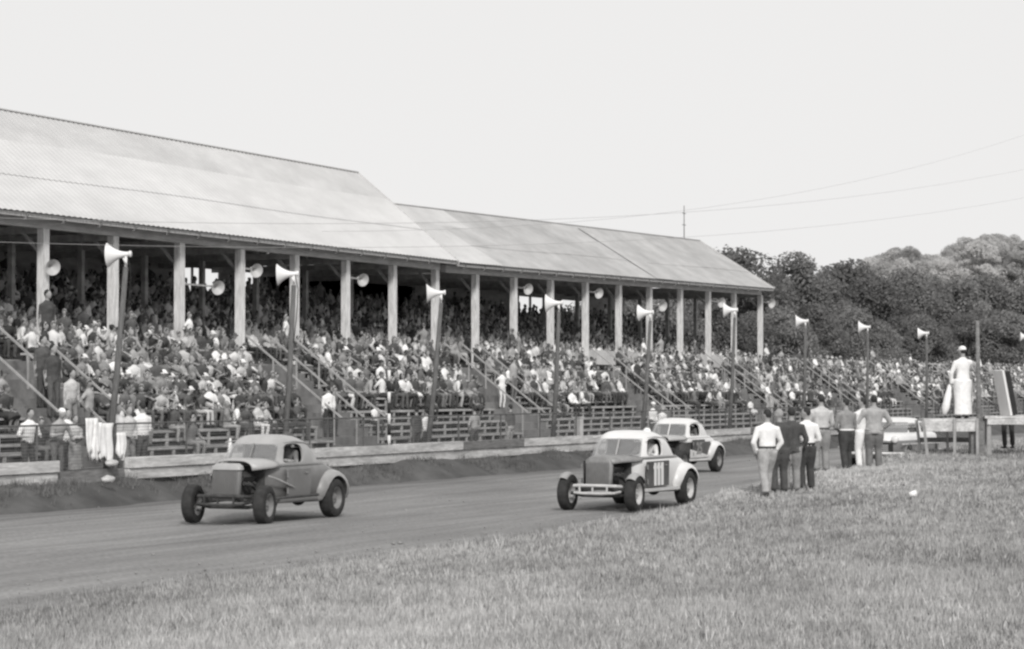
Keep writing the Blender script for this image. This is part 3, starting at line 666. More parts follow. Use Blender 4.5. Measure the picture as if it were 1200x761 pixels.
def figure(hip=(0, 0, .958), lean=0.0, side=0.0, twist=0.0, head_yaw=0.0, head_pitch=0.0, hands=((.26, .05, .80), (-.26, .05, .80)), feet=((.11, 0, 0), (-.11, 0, 0)), knee_pole=((.15, 1, 0), (-.15, 1, 0)),
           elbow_pole=((.6, -.8, -.2), (-.6, -.8, -.2)), long_sleeve=True, skirt=False, hair='short', cap=False, bulk=1.0, coat=0.0, coat_r=.195, baggy=1.0, n=10, detail=False, seated=False):
    f = Figure(); hip = Vector(hip)
    Rm = Euler((-lean, side, twist)).to_matrix()
    T = lambda v: hip + Rm @ Vector(v)
    sx = Rm @ Vector((1, 0, 0))
    b = bulk
    f.mb(SHIRT).tube([T(v) for v in ((0, 0, .0), (0, 0, .10), (0, .005, .22), (0, .012, .36), (0, 0, .46), (0, -.01, .525), (0, -.012, .56))], [(.155 * b, .115 * b), (.16 * b, .118 * b), (.158 * b, .115 * b), (.185 * b, .128 * b), (.185 * b, .112 * b), (.11, .085), (.06, .06)], n + 2, side=sx)
    f.mb(TROU).tube([T(v) for v in ((0, 0, -.09), (0, 0, -.02), (0, 0, .07))], [(.13 * b, .10 * b), (.168 * b, .122 * b), (.155 * b, .115 * b)], n + 2, side=sx)
    if coat: f.mb(SHIRT).tube([T((0, 0, .1)), T((0, -.01, -.1)), T((0, -.01, -coat))], [(.165 * b, .125 * b), (.185 * b, .14 * b), (coat_r * b, coat_r * .78 * b)], n + 2, side=sx)
    # head
    nk = T((0, -.01, .53)); Rh = Euler((-head_pitch, 0, head_yaw)).to_matrix() @ Euler((-lean * .3, side * .4, 0)).to_matrix()
    hc = nk + Rm @ Vector((0, .01, .06)) + Rh @ Vector((0, .02, .125))
    H = lambda v: hc + Rh @ Vector(v)
    f.mb(SKIN).tube([nk - Vector((0, 0, .03)), H((0, -.02, -.06))], [.056, .052], n)
    m = f.mb(SKIN); m.ell(hc, (.076, .096, .112), 0, n + 4, 10, Rh); m.ell(H((0, .038, -.062)), (.054, .056, .056), 0, n, 8, Rh)
    m.tube([H((0, .085, .012)), H((0, .112, -.022)), H((0, .088, -.034))], [.012, .018, .012], 6)
    for sg in (1, -1): m.ell(H((sg * .078, -.004, -.012)), (.012, .022, .032), 0, 8, 6, Rh)
    h = f.mb(HAIR); h.ell(H((0, -.02, .022)), (.084, .092, .108), 0, n + 4, 10, Rh)
    if hair == 'long': h.ell(H((0, -.045, -.05)), (.088, .07, .12), 0, n + 2, 8, Rh)
    if hair == 'curly':
        for q in range(9):
            an = q * .7; h.ell(H((.07 * math.cos(an), -.03 + .05 * math.sin(an) - .02, .03 + .05 * math.sin(an * 1.7))), (.04, .04, .04), 0, 8, 6)
    if cap:
        c = f.mb(CAPZ); c.ell(H((0, -.006, .055)), (.092, .108, .085), 0, n + 4, 8, Rh); c.tube([H((0, .06, .045)), H((0, .165, .03))], [(.075, .012), (.05, .009)], 8, side=Rh @ Vector((1, 0, 0)))
    # arms
    info = {'hand': [], 'head': H, 'Rh': Rh}
    for i, sg in enumerate((1, -1)):
        sh = T((sg * .185 * b, 0, .435)); el, hd = ik(sh, hands[i] if not callable(hands[i]) else hands[i](T), .295, .27, elbow_pole[i])
        f.mb(SHIRT).tube([T((sg * .12, 0, .45)), sh, sh.lerp(el, .5), el], [.07 * b, .07 * b, .056 * b, .05 * b], n)
        if long_sleeve: f.mb(SHIRT).tube([sh.lerp(el, .9), el, el.lerp(hd, .5), el.lerp(hd, .93)], [.05 * b, .052 * b, .045 * b, .038 * b], n)
        f.mb(SKIN).tube([sh.lerp(el, .6), el, el.lerp(hd, .4), hd], [.042, .042, .038, .026], n)
        d = (hd - el).normalized(); palm = hd + d * .055
        f.mb(SKIN).tube([hd - d * .01, hd + d * .03, hd + d * .085], [(.026, .022), (.04, .018), (.036, .014)], 8)
        if not detail: f.mb(SKIN).tube([hd + d * .07, hd + d * .125, hd + d * .15 + Vector((0, .01, 0))], [(.036, .016), (.032, .014), (.018, .01)], 8)
        info['hand'].append((hd, d))
    # legs
    for i, sg in enumerate((1, -1)):
        hj = hip + (Rm @ Vector((sg * .09, 0, -.02)) if not seated else Vector((sg * .09, 0, 0)))
        an = Vector(feet[i]) + Vector((0, 0, .085)); kn, an = ik(hj, an, .44, .42, knee_pole[i])
        k_ = baggy
        if not skirt:
            f.mb(TROU).tube([hj + (hj - kn).normalized() * .03, hj.lerp(kn, .35), kn, kn.lerp(an, .4), kn.lerp(an, .97)], [.092 * b * k_, .088 * b * k_, .066 * k_, .066 * k_, .062 * k_], n)
        else:
            f.mb(SKIN).tube([kn, kn.lerp(an, .35), an], [.05, .05, .034], n)
            f.mb(TROU).tube([hj, hj.lerp(kn, .5), hj.lerp(kn, 1.0)], [.1, .1, .1], n)
        fd = Vector(knee_pole[i]); fd.z = 0; fd.normalize()
        f.mb(SHOE).tube([an + Vector((0, 0, -.05)) - fd * .06, an + Vector((0, 0, -.045)), an + Vector((0, 0, -.055)) + fd * .10, an + Vector((0, 0, -.065)) + fd * .185], [(.034, .032), (.04, .04), (.042, .03), (.026, .018)], 8, side=Vector((0, 0, 1)).cross(fd))
        info['knee%d' % i] = kn
    if skirt:
        k0, k1 = info['knee0'], info['knee1']; mid = (k0 + k1) / 2
        f.mb(TROU).tube([T((0, 0, .06)), hip.lerp(mid, .35), hip.lerp(mid, .85), mid + (Vector((0, 0, -.22)) if not seated else Vector((0, .02, -.1)))], [(.15, .11), (.2, .15), (.22, .16), (.24, .17)], n + 2, side=(1, 0, 0))
    f.info = info
    return f

def fuse(f, voxel, zones=None, smooth=1):
    """one continuous body: join the pieces, remesh, remember which piece each face came from"""
    src = MB(); zone = []
    for m, z in f.parts:
        if zones is not None and z not in zones: continue
        src.add(m.v, m.f); zone += [z] * len(m.f)
    me = src.mesh('body', [M['skin']])
    bm = bmesh.new(); bm.from_mesh(me); bmesh.ops.recalc_face_normals(bm, faces=bm.faces); bm.to_mesh(me); bm.free()
    ob = bpy.data.objects.new('tmp', me); COL.objects.link(ob)
    md = ob.modifiers.new('r', 'REMESH'); md.mode = 'VOXEL'; md.voxel_size = voxel; md.use_smooth_shade = True
    if smooth:
        m2 = ob.modifiers.new('s', 'SMOOTH'); m2.factor = .5; m2.iterations = smooth
    out = evaluated(ob)
    bv = BVHTree.FromPolygons([Vector(v) for v in src.v], src.f)
    zs = []
    for pg in out.polygons:
        c = pg.center; hit = bv.find_nearest(c + pg.normal * .0)
        best = zone[hit[2]] if hit[2] is not None else SHIRT
        zs.append(best)
    V = np.empty(len(out.vertices) * 3, np.float32); out.vertices.foreach_get('co', V); V = V.reshape(-1, 3)
    Q = [tuple(p.vertices) for p in out.polygons]
    Q = np.array([q if len(q) == 4 else (q + (q[-1],) if len(q) == 3 else q[:4]) for q in Q], np.int32)
    bpy.data.meshes.remove(out)
    return V, Q, np.array(zs, np.int32)

def add_fingers(mb, hd, d, sg, curl=.5):
    up = Vector((0, 0, 1)); sd = d.cross(up)
    if sd.length < .2: sd = d.cross(Vector((1, 0, 0)))   # hanging hand: fan the fingers front to back
    sd.normalize(); nrm = sd.cross(d).normalized() * (1 if sg > 0 else -1)
    for j, (o_, ln) in enumerate(((-.027, .068), (-.009, .08), (.009, .076), (.027, .06))):
        b = hd + d * .078 + sd * o_
        mb.tube([b - d * .02, b + d * ln * .4, b + d * ln * .75 + nrm * ln * .25 * curl, b + d * ln * .95 + nrm * ln * .6 * curl], [.0095, .009, .0082, .0065], 6)
    b = hd + d * .02 + sd * -.03
    mb.tube([b, b + sd * -.03 + d * .03, b + sd * -.035 + d * .062 + nrm * .012], [.012, .0105, .008], 6)

# ---- people on the infield and along the fence (each its own figure)
def person(loc, yaw, label, shirt, trou, kw, height=1.75, hair='hair', shoe='shoe', skin='skin', capm='cloth8', voxel=.019, group=None, belt=None, detail=True):
    f = figure(**{**dict(detail=detail, n=12), **kw})
    V, Q, Z = fuse(f, voxel, {SKIN, SHIRT, TROU, SHOE})
    sc = height / 1.80
    me = np_mesh('person', V * sc, Q, [M[skin], M[hair], M[shirt], M[trou], M[shoe], M[capm]], Z, True)
    if detail:
        fm = MB()
        for i, sg in enumerate((1, -1)): add_fingers(fm, f.info['hand'][i][0], f.info['hand'][i][1], sg)
        Hd = f.info['head']
        for sg in (1, -1): fm.ell(Hd((sg * .03, .085, .012)), (.014, .009, .008), 1, 8, 5, f.info['Rh'])
        for sg in (1, -1): fm.tube([Hd((sg * .014, .096, .034)), Hd((sg * .05, .084, .034))], .006, 5, 1)
        fm.tube([Hd((-.024, .09, -.064)), Hd((0, .098, -.064)), Hd((.024, .09, -.064))], .0065, 5, 1)
        bm = bmesh.new(); bm.from_mesh(me)
        tm = fm.mesh('t', [M[skin]]); 
        for v in tm.vertices: v.co = v.co * sc
        bm.from_mesh(tm); bm.to_mesh(me); bm.free(); bpy.data.meshes.remove(tm)
        me.polygons.foreach_set('use_smooth', [True] * len(me.polygons))
    o = bpy.data.objects.new('person', me); COL.objects.link(o); o.location = loc; o.rotation_euler.z = yaw
    tag(o, label, 'person', group)
    V, Q, Z = fuse(f, .017 if detail else .03, {HAIR}, 0)
    hm = np_mesh('hair', V * sc, Q, [M[hair]], None, True); h = bpy.data.objects.new('hair', hm); link(h, o)
    if kw.get('cap'):
        V, Q, Z = fuse(f, .014 if detail else .03, {CAPZ}, 0)
        h = bpy.data.objects.new('cap', np_mesh('cap', V * sc, Q, [M[capm]], None, True)); link(h, o)
    if belt is not None:
        hp = Vector(kw.get('hip', (0, 0, .958))); r_ = kw.get('bulk', 1.0)
        h = MB().tube([(hp + Vector((0, 0, .045))) * sc, (hp + Vector((0, 0, .085))) * sc], [(.171 * r_ * sc, .129 * r_ * sc)] * 2, 20, side=(1, 0, 0)).build('belt', M[belt], o, True)
    return o
def face(dx, dy): return math.atan2(-dx, dy)           # local +Y turned to this world direction
TOSTAND = face(-1, 0)
# hands in body coordinates (x right, y forward, z up from the ground)
DOWN = ((.25, .03, .74), (-.25, .03, .74))
POCK = ((.20, .10, .90), (-.20, .10, .90))
HIPS = ((.21, .02, 1.0), (-.21, .02, 1.0))
CROSS = ((-.10, .22, 1.17), (.12, .24, 1.15))
FRONT = ((.08, .22, 1.0), (-.08, .22, 1.0))
BACKH = ((.06, -.17, .93), (-.05, -.17, .95))
ELB_OUT = ((1, -.5, .0), (-1, -.5, .0))
infield_people = [
 (899, 581, 104, 'cloth8', 'cloth5', 'hair', 'man in white shirt and light trousers, leftmost on the infield grass', dict(bulk=1.12, hands=POCK, elbow_pole=ELB_OUT, feet=((.10, .22, 0), (-.12, -.16, 0)), head_yaw=.55, baggy=1.28), face(-.72, .69), 'cloth1'),
 (913, 577, 100, 'cloth1', 'cloth1', 'hair3', 'fair haired man in dark clothes, half hidden beside the dark jacket', dict(bulk=1.12, hands=DOWN, head_yaw=.8, baggy=1.28), face(-.6, .8), None),
 (927, 576, 101, 'cloth1', 'cloth4', 'hair', 'man in dark jacket and grey trousers standing on the infield grass', dict(hands=POCK, elbow_pole=ELB_OUT, bulk=1.15, coat=.1, baggy=1.28, head_yaw=.3), face(-.45, .9), None),
 (945, 574, 99, 'cloth8', 'cloth0', 'hair', 'man in white shirt and black trousers, head turned to the left', dict(bulk=1.12, hands=((.17, .2, 1.02), (-.17, .2, 1.02)), head_yaw=1.0, baggy=1.28), face(-.70, .7), 'cloth0'),
 (962, 553, 93, 'cloth6', 'cloth4', 'hair', 'tall man in pale grey shirt and grey trousers, standing apart', dict(hands=FRONT, elbow_pole=ELB_OUT, bulk=1.14, baggy=1.28, head_yaw=.5), face(-.5, .87), 'cloth2'),
 (992, 551, 85, 'cloth4', 'cloth0', 'hair', 'man in grey jacket showing a white shirt hem over black trousers', dict(hands=FRONT, elbow_pole=ELB_OUT, bulk=1.15, feet=((.12, .12, 0), (-.12, -.12, 0)), baggy=1.28, head_yaw=.7, lean=.06), face(-.75, .66), 'cloth8'),
 (1011, 549, 85, 'cloth7', 'cloth8', 'hair', 'person in white trousers, mostly hidden behind the pale jacketed man', dict(bulk=1.12, hands=FRONT, baggy=1.25, head_yaw=.9), face(-.8, .6), None),
 (1024, 549, 88, 'cloth5', 'cloth3', 'hair', 'broad man in loose pale grey jacket, seen from behind by the sedan', dict(hands=((.24, .16, .98), (-.24, .16, .98)), elbow_pole=ELB_OUT, bulk=1.25, coat=.04, baggy=1.3, head_yaw=.2), face(-.42, .9), None),
]
for (x, y, hpx, sh, tr, hr, lb, kw, yaw, belt) in infield_people:
    p, a, z, u = ground_hit(x, y)
    hgt = max(1.62, min(1.88, hpx * u))
    print('PERSON', lb[:30], round(p, 2), round(a, 2), round(z, 2), 'h', round(hpx * u, 2))
    person(W(p, a, z - .035), yaw, lb, sh, tr, kw, hgt, hr, 'shoe', 'skin', belt=belt, group='men watching from the infield')

# ---- starter's stand and flagman
fp_, fa_, fz_, fu_ = ground_hit(1112, 533)
print('STAND', fp_, fa_, fz_, fu_)
TO_R = Vector((C, S, 0)); TO_F = Vector((-S, C, 0))       # right / away as seen along the camera's axis
base = W(fp_, fa_, fz_)
def loc_(r, f, z): return base + TO_R * r + TO_F * f + Vector((0, 0, z))
RF = Matrix((TO_R, TO_F, Vector((0, 0, 1)))).transposed()
st = empty('starter_stand', base, 0, 'low wooden platform on thin legs that the starter stands on', 'platform')
def SB(mb, name, m): o = mb.build(name, m, st); o.location = -base; return o
SB(MB().box(loc_(.02, .35, .86), (1.35, .95, .06), 0, RF), 'deck', M['board'])
SB(MB().box(loc_(-.0, -.14, .70), (1.32, .04, .24), 0, RF), 'front_board', M['board'])
for r_ in (-.62, .10, .66):
    for f_ in (-.2, .8):
        tilt = -.06 if r_ < 0 else 0
        SB(MB().bar(loc_(r_ - tilt, f_, -.1), loc_(r_ + tilt, f_, .9 if r_ > -.6 else .85), .06, .06), 'leg', M['rail'])
fl = (fz_ + .89)
SB(MB().box(loc_(.0, .8, .35), (1.3, .05, .12), 0, RF), 'rear_rail', M['board_grey'])
# tall pole next to it
q = loc_(.74, .05, 0)
o = MB().tube([q + Vector((.02, 0, -.2)), q + Vector((0, 0, 1.6)), q - TO_R * .02 + Vector((0, 0, 3.32))], [.075, .06, .045], 10).build('flag_pole', M['board_grey'], None, True)
tag(o, 'tall pale wooden pole beside the starter platform', 'pole')
SBX = MB().box(q + Vector((-.02, -.06, .35)), (.34, .10, .95), 0, RF); o2 = SBX.build('base_plank', M['board_grey'], o)
# second lower table to the right
tb = empty('wooden_table', loc_(1.55, .1, 0), 0, 'bare wooden trestle table right of the tall pole', 'table')
def TB(mb, name, m): o = mb.build(name, m, tb); o.location = -tb.location; return o
TB(MB().box(loc_(1.62, .3, .93), (1.5, .8, .06), 0, RF), 'table_top', M['board'])
TB(MB().box(loc_(1.62, -.12, .82), (1.4, .05, .14), 0, RF), 'apron', M['board'])
for r_ in (.98, 1.0, 1.95, 2.26):
    f_ = -.05 if r_ in (.98, 1.95) else .62
    TB(MB().bar(loc_(r_, f_, -.1), loc_(r_, f_, .9), .09, .09), 'leg', M['rail'])
# leaning notice board on the table (white face, dark back)
o = MB().box(loc_(1.36, .2, 1.53), (.06, .5, 1.14), 0, RF @ Euler((0, -.20, .30)).to_matrix()).build('notice_board', M['white'])
tag(o, 'tall white panel standing on edge on the trestle table', 'board')
o2 = MB().box(loc_(1.47, .23, 1.52), (.15, .47, 1.1), 0, RF @ Euler((0, -.20, .30)).to_matrix()).build('dark_back', M['black'], o)
# flagman: white coat and trousers, arm up against the pole
def at_px_person(r_, f_, z_): return loc_(r_, f_, z_)
fy = face(TO_F.x - .25 * TO_R.x, TO_F.y - .25 * TO_R.y)
o = person(loc_(.40, .3, .89), fy, 'starter in long white coat and white cap, one arm stretched to the pole', 'cloth8', 'cloth8',
       dict(hands=((.50, .16, 1.52), (-.27, .10, .86)), elbow_pole=((.2, -.6, -1), (-1, -.3, 0)), head_yaw=.35, cap=True, bulk=1.02, baggy=1.55, feet=((.10, 0, 0), (-.09, .03, 0)), coat=.86, coat_r=.225), 1.80, 'hair', voxel=.018)
fq = loc_(.10, .36, 1.72)
o = MB().tube([fq + Vector((0, 0, .12)), fq - Vector((0, 0, .76)) - TO_R * .14], .014, 6).build('furled_flag', M['rail'], None, True)
tag(o, 'furled white flag hanging from the left hand of the starter', 'flag')
MB().tube([fq + Vector((0, 0, .02)) - TO_R * .01, fq - Vector((0, 0, .25)) - TO_R * .06, fq - Vector((0, 0, .55)) - TO_R * .12, fq - Vector((0, 0, .72)) - TO_R * .15], [.03, .085, .10, .05], 10).build('flag_cloth', M['cloth8'], o, True)
person(loc_(.52, .95, .62), fy, 'dark haired helper standing close behind the starter', 'cloth5', 'cloth4', dict(hands=DOWN, head_yaw=-.5), 1.8, 'hair')
person(loc_(1.72, 1.2, .12), fy, 'man in dark trousers behind the trestle table', 'cloth3', 'cloth0', dict(hands=FRONT, head_yaw=.4), 1.75, 'hair')
person(loc_(2.42, .3, .0) + Vector((0, 0, .12)), face(-1, -.4), 'man in white shirt at the right edge beside the table', 'cloth7', 'cloth2', dict(hands=FRONT, elbow_pole=ELB_OUT), 1.84, 'hair')

# small paper cup on the grass
p, a, z, u = ground_hit(1065, 586)
o = MB().lathe([(0, .0), (0, .045), (.13, .06), (.125, .055), (.01, .04), (.01, 0)], W(p, a, z + .09), (.9, .3, .25), 16).build('paper_cup', M['cloth8'], None, True)
tag(o, 'small white paper cup lying alone on the infield grass', 'cup')

# ---- people on the walkway behind the fence
def fence_person(x, ytop, shirt, trou, label, kw, hair='hair', pp=30.6, yaw=None, hgt=None):
    a = A(x, pp); z = WALK; h = hgt or (Zv(x, ytop, pp) - z)
    h = max(1.35, min(1.85, h))
    return person(W(pp, a, z - .02), face(1, -.35) if yaw is None else yaw, label, shirt, trou, kw, h, hair, voxel=.026, detail=False, group='people standing behind the fence')
fence_person(33, 477, 'cloth8', 'cloth1', 'youth in white tee shirt with a pale cloth, leaning at the fence left end', dict(hands=((.18, .28, 1.1), (-.18, .28, 1.1)), lean=.15, long_sleeve=False))
fence_person(67, 476, 'cloth5', 'cloth3', 'man in a pale cap and grey shirt bending over the fence rail', dict(hands=((.1, .35, 1.15), (-.2, .35, 1.1)), lean=.3, cap=True))
fence_person(79, 478, 'cloth8', 'cloth2', 'person in white shirt between the capped man and the woman', dict(hands=DOWN), pp=31.0)
fence_person(88, 485, 'cloth6', 'cloth5', 'woman in light jacket and long pale skirt with arms folded', dict(hands=CROSS, elbow_pole=ELB_OUT, skirt=True, hair='curly'), 'hair2')
fence_person(138, 472, 'cloth7', 'cloth3', 'man in white shirt right of the leaning speaker pole', dict(hands=DOWN), pp=30.8)
fence_person(151, 474, 'cloth6', 'cloth4', 'person in pale shirt between two white shirted men at fence', dict(hands=FRONT), 'hair2', pp=30.7)
fence_person(167, 470, 'cloth8', 'cloth2', 'broad man in bright white tee shirt seen from behind at fence', dict(hands=DOWN, bulk=1.15, long_sleeve=False), yaw=face(-1, .2))
fence_person(488, 474, 'cloth1', 'cloth1', 'boy in dark clothes beside the third speaker pole', dict(hands=DOWN), pp=30.9, yaw=face(-.8, .3), hgt=1.5)
fence_person(500, 476, 'cloth8', 'cloth1', 'boy in white shirt beside the third speaker pole', dict(hands=DOWN, long_sleeve=False), pp=30.8, yaw=face(-.8, .3), hgt=1.45)
fence_person(556, 473, 'cloth5', 'cloth2', 'boy in grey jersey standing alone behind the fence', dict(hands=POCK, elbow_pole=ELB_OUT, feet=((.16, 0, 0), (-.14, 0, 0))), yaw=face(-1, .3), hgt=1.5)
fence_person(598, 474, 'cloth2', 'cloth5', 'person in dark jacket and pale trousers at third stair foot', dict(hands=DOWN), yaw=face(-1, .2), hgt=1.55)
fence_person(765, 483, 'cloth8', 'cloth2', 'shorter of two people in white beyond the far coupe', dict(hands=FRONT, cap=True), hgt=1.55)
fence_person(776, 476, 'cloth8', 'cloth1', 'taller of two people in white beyond the far coupe', dict(hands=FRONT, bulk=1.2), 'hair3')

for (x, pp, z, sh, tr, lb, h_) in ((55, 35.4, PROM, 'cloth1', 'cloth1', 'tall man in dark suit standing on the upper walk at the leftmost stair', 1.8), (50, 33.0, .68 + .225 * 6, 'cloth2', 'cloth1', 'man in dark clothes standing midway on the leftmost stair', 1.72),
                               (62, 32.6, .68 + .225 * 5, 'cloth1', 'cloth2', 'stout man in dark jacket standing below another on the leftmost stair', 1.74), (84, 32.2, .68 + .225 * 3, 'cloth6', 'cloth4', 'youth in pale shirt standing low on the leftmost stair', 1.6), (385, 31.9, .68 + .225 * 2, 'cloth8', 'cloth0', 'boy in white shirt and dark trousers climbing the second stair', 1.45)):
    person(W(pp, A(x, pp), z), face(-.6, .4) if 'boy' in lb else face(1, -.3), lb, sh, tr, dict(hands=DOWN, head_yaw=.3), h_, voxel=.026, detail=False, group='people standing on the stairs')

# ---- white cloths hung on the wire fence
def cloth(x, ztop, zbot, w, label, seed):
    r_ = random.Random(seed); a = A(x, 29.93); nx, nz = 9, 9; v = []; fc = []
    for j in range(nz):
        t_ = j / (nz - 1); z = ztop + (zbot - ztop) * t_
        for i in range(nx):
            s_ = i / (nx - 1) - .5; fold = .05 * math.sin(s_ * 14 + seed) * (.3 + t_)
            ww = w * (1 - .35 * t_ + .12 * math.sin(seed + t_ * 4))
            v.append((-29.93 + .03 + fold, a + s_ * ww + .03 * math.sin(t_ * 5 + seed), z - (.18 * abs(s_) * t_ if i % 2 else .0) + (.10 * t_ * math.sin(s_ * 9 + seed))))
    for j in range(nz - 1):
        for i in range(nx - 1): fc.append((j * nx + i, j * nx + i + 1, (j + 1) * nx + i + 1, (j + 1) * nx + i))
    o = MB().add(v, fc).build('signal_flag', M['cloth8'], None, True); md = o.modifiers.new('thickness', 'SOLIDIFY'); md.thickness = .012
    tag(o, label, 'flag', 'cloth flags hung on the fence')
cloth(105, 1.84, 1.05, .42, 'white flag folded over the fence rail, leftmost hanging flag', 1)
cloth(113, 1.74, 1.00, .26, 'narrow white flag hanging straight between two wider flags', 2)
cloth(124, 1.72, .90, .74, 'broad white pennant hanging in folds under the leaning speaker pole', 4)
cloth(141, 1.5, .95, .34, 'pale limp flag hanging right of the leaning speaker pole', 6)
# sacks at the gap
for (x, y, lb) in ((62.0 * 0 + 136, 543, 'pale rounded stone resting on the low board by the gap'), (132, 562, 'pale block lying on the bank below the broken fence')):
    pp = 29.5 if y < 550 else 29.0; a = A(x, pp); z = Zv(x, y, pp)
    mb = MB(); mb.ell((0, 0, 0), (.12, .2, .09), 0, 14, 8)
    o = mb.build('stone', M['board'], None, True); o.location = W(pp + .1, a, max(z, .12)); tag(o, lb, 'stone')
    for v in o.data.vertices: v.co *= 1 + .1 * math.sin(v.co.x * 40 + v.co.y * 23 + v.co.z * 31)

# ------------------------------------------------------------------ seated crowd
KN = ((.1, 1, .35), (-.1, 1, .35))
def seat_pose(i):
    r_ = random.Random(i * 7 + 3); j = lambda s_: r_.uniform(-s_, s_)
    base = dict(hip=(0, 0, .10), seated=True, feet=((.13 + j(.04), .36 + j(.08), -.42), (-.13 + j(.04), .36 + j(.08), -.42)), knee_pole=((.1, 1, .9), (-.1, 1, .9)), n=8, twist=j(.3), side=j(.08))
    kind = i % 9
    if kind == 0: base.update(lean=.12, hands=((.14, .38, .22), (-.14, .38, .22)), head_yaw=j(.5))
    if kind == 1: base.update(lean=.55, hands=((.10, .46, .22), (-.10, .46, .24)), head_pitch=-.35, head_yaw=j(.6))
    if kind == 2: base.update(lean=.05, hands=((-.10, .24, .36), (.12, .25, .34)), elbow_pole=((1, -.4, -.2), (-1, -.4, -.2)), head_yaw=.5 + j(.3))
    if kind == 3: base.update(lean=.30, hands=((.05, .40, .2), (-.12, .30, .52)), head_yaw=-.5 + j(.3))
    if kind == 4: base.update(lean=.1, hands=((.12, .3, .2), (-.05, .32, .2)), skirt=True, hair='long', head_yaw=j(.6), long_sleeve=False)
    if kind == 5: base.update(lean=.2, hands=((.1, .36, .2), (-.1, .36, .2)), skirt=True, hair='curly', head_yaw=.4 + j(.4), long_sleeve=False)
    if kind == 6: base.update(lean=-.08, hands=((.3, -.1, .1), (-.16, .32, .2)), long_sleeve=False, head_yaw=j(.7))
    if kind == 7: base.update(lean=.35, hands=((.04, .42, .35), (-.04, .42, .35)), long_sleeve=False, cap=True, head_yaw=.4)
    if kind == 8: base.update(lean=.08, hands=((.12, .12, .70), (-.15, .36, .22)), head_yaw=.4, elbow_pole=((1, .3, 0), (-.6, -.8, -.2)))
    return base
POSE_TXT = ['sitting upright', 'leaning far forward', 'with folded arms', 'resting chin on hand', 'in a skirt with long hair', 'in a skirt with curly hair', 'leaning back', 'in a cap', 'shading the eyes']
NPOSE = 27
seat_hi = []; seat_lo = []
for i in range(NPOSE):
    f = figure(**seat_pose(i)); seat_hi.append(fuse(f, .036, None, 1)); seat_lo.append(fuse(f, .070, None, 0))
stand_lo = []; stand_hi = []
for kw in (dict(hands=DOWN, n=8), dict(hands=CROSS, elbow_pole=ELB_OUT, n=8, head_yaw=.4), dict(hands=HIPS, elbow_pole=ELB_OUT, n=8, head_yaw=-.4)):
    f = figure(**kw); stand_lo.append(fuse(f, .070, None, 0)); stand_hi.append(fuse(f, .04, None, 1))
print('crowd faces', [len(q[1]) for q in seat_hi], [len(q[1]) for q in seat_lo])

PAL = ['cloth%d' % i for i in range(9)] + ['skin', 'skin2', 'hair', 'hair2', 'hair3', 'shoe']
PALM = [M[k] for k in PAL]
SHADE = ['black', 'dark', 'dark grey', 'slate grey', 'mid grey', 'grey', 'light grey', 'pale', 'white']
def outfit(r_, women, up):
    sw = [.16, .15, .13, .10, .09, .08, .08, .11, .10] if not up else [.07, .08, .09, .10, .11, .13, .14, .16, .12]  # roofed rows get paler clothes to offset the weak light there
    sh = r_.choices(range(9), sw)[0]; tr = r_.choices(range(9), [.26, .24, .18, .12, .08, .05, .03, .02, .02])[0]
    if women and r_.random() < .4: tr = sh
    sk = r_.choice([9, 9, 10]); hr = r_.choices([11, 12, 13], [.6, .28, .12])[0]
    return sh, tr, sk, hr
seats = []     # (distance, kind, p, a, z, row, section, order)
rs = random.Random(5)
for si, (b0, b1) in enumerate(sections):
    for k in range(NROW):
        n_ = int((b1 - b0 - .3) / .40); occ_base = [.05, .14, .42, .80, .95, .98, .98][k]
        for j in range(n_):
            a = b0 + .3 + j * (b1 - b0 - .6) / max(1, n_ - 1)
            clump = .5 + .5 * math.sin(a * .9 + k * .4) * math.sin(a * .37 + 1.3)
            occ = occ_base * (1 if k >= 3 else .55 + .9 * clump)
            if a < 47 and k < 3: occ *= .45
            if 46 < a < 60 and k >= 1: occ = max(occ, [.1, .4, .72, .92, .97, .98, .98][k])
            if 64 < a < 92 and k < 3: occ *= [.3, .3, .5][k]
            if rs.random() < occ: seats.append(('low', bench_p(k) + rs.uniform(-.03, .03), a + rs.uniform(-.07, .07), bench_z(k), k, si, j))
for k in range(UPN):
    b0, b1 = 44.0, 110.9; n_ = int((b1 - b0) / .42)
    for j in range(n_):
        a = b0 + j * .42; g = 0
        if abs(a - E1) < .2: continue
        if rs.random() < (.9 if k < 7 else .72): seats.append(('up', UP0 + UPRUN * k + .48, a + rs.uniform(-.07, .07), UZ0 + UPRISE * k + .42, k, 0, j))
# people standing: promenade, top deck, back row
for j in range(int((175 - 45) / 1.1)):
    a = 45 + j * 1.1 + rs.uniform(-.4, .4)
    if rs.random() < .2: seats.append(('stand', 35.5 + rs.uniform(-.3, .4), a, PROM if a < 111 else 3.0, 0, 0, j))
for a in np.arange(46, 108, 1.3):
    if rs.random() < .45: seats.append(('stand', 42.9, float(a), UZ0 + UPRISE * (UPN - 1), 1, 0, 0))
for n_, c in enumerate(STAIR_C):
    for q in range(2):
        if rs.random() < .8:
            k = rs.randint(2, 11); seats.append(('stand', P0 + .05 + .3 * k, c + rs.uniform(-1.1, 1.1), .68 + .225 * k, 2, n_, 0))
def in_view(p, a):
    d = p * S + a * C; X = a * S - p * C
    return -.222 * d < X < .222 * d
vis = [s for s in seats if in_view(s[1], s[2])]
vis.sort(key=lambda s: math.hypot(s[1], s[2]) + (0 if s[0] != 'up' else 6 + s[4] * 1.0))
NEAR, REST = vis[:272], vis[272:]
out_frame = [s for s in seats if not in_view(s[1], s[2]) and -.26 * (s[1] * S + s[2] * C) < (s[2] * S - s[1] * C) < .26 * (s[1] * S + s[2] * C)]
REST += out_frame
print('crowd near', len(NEAR), 'rest', len(REST))
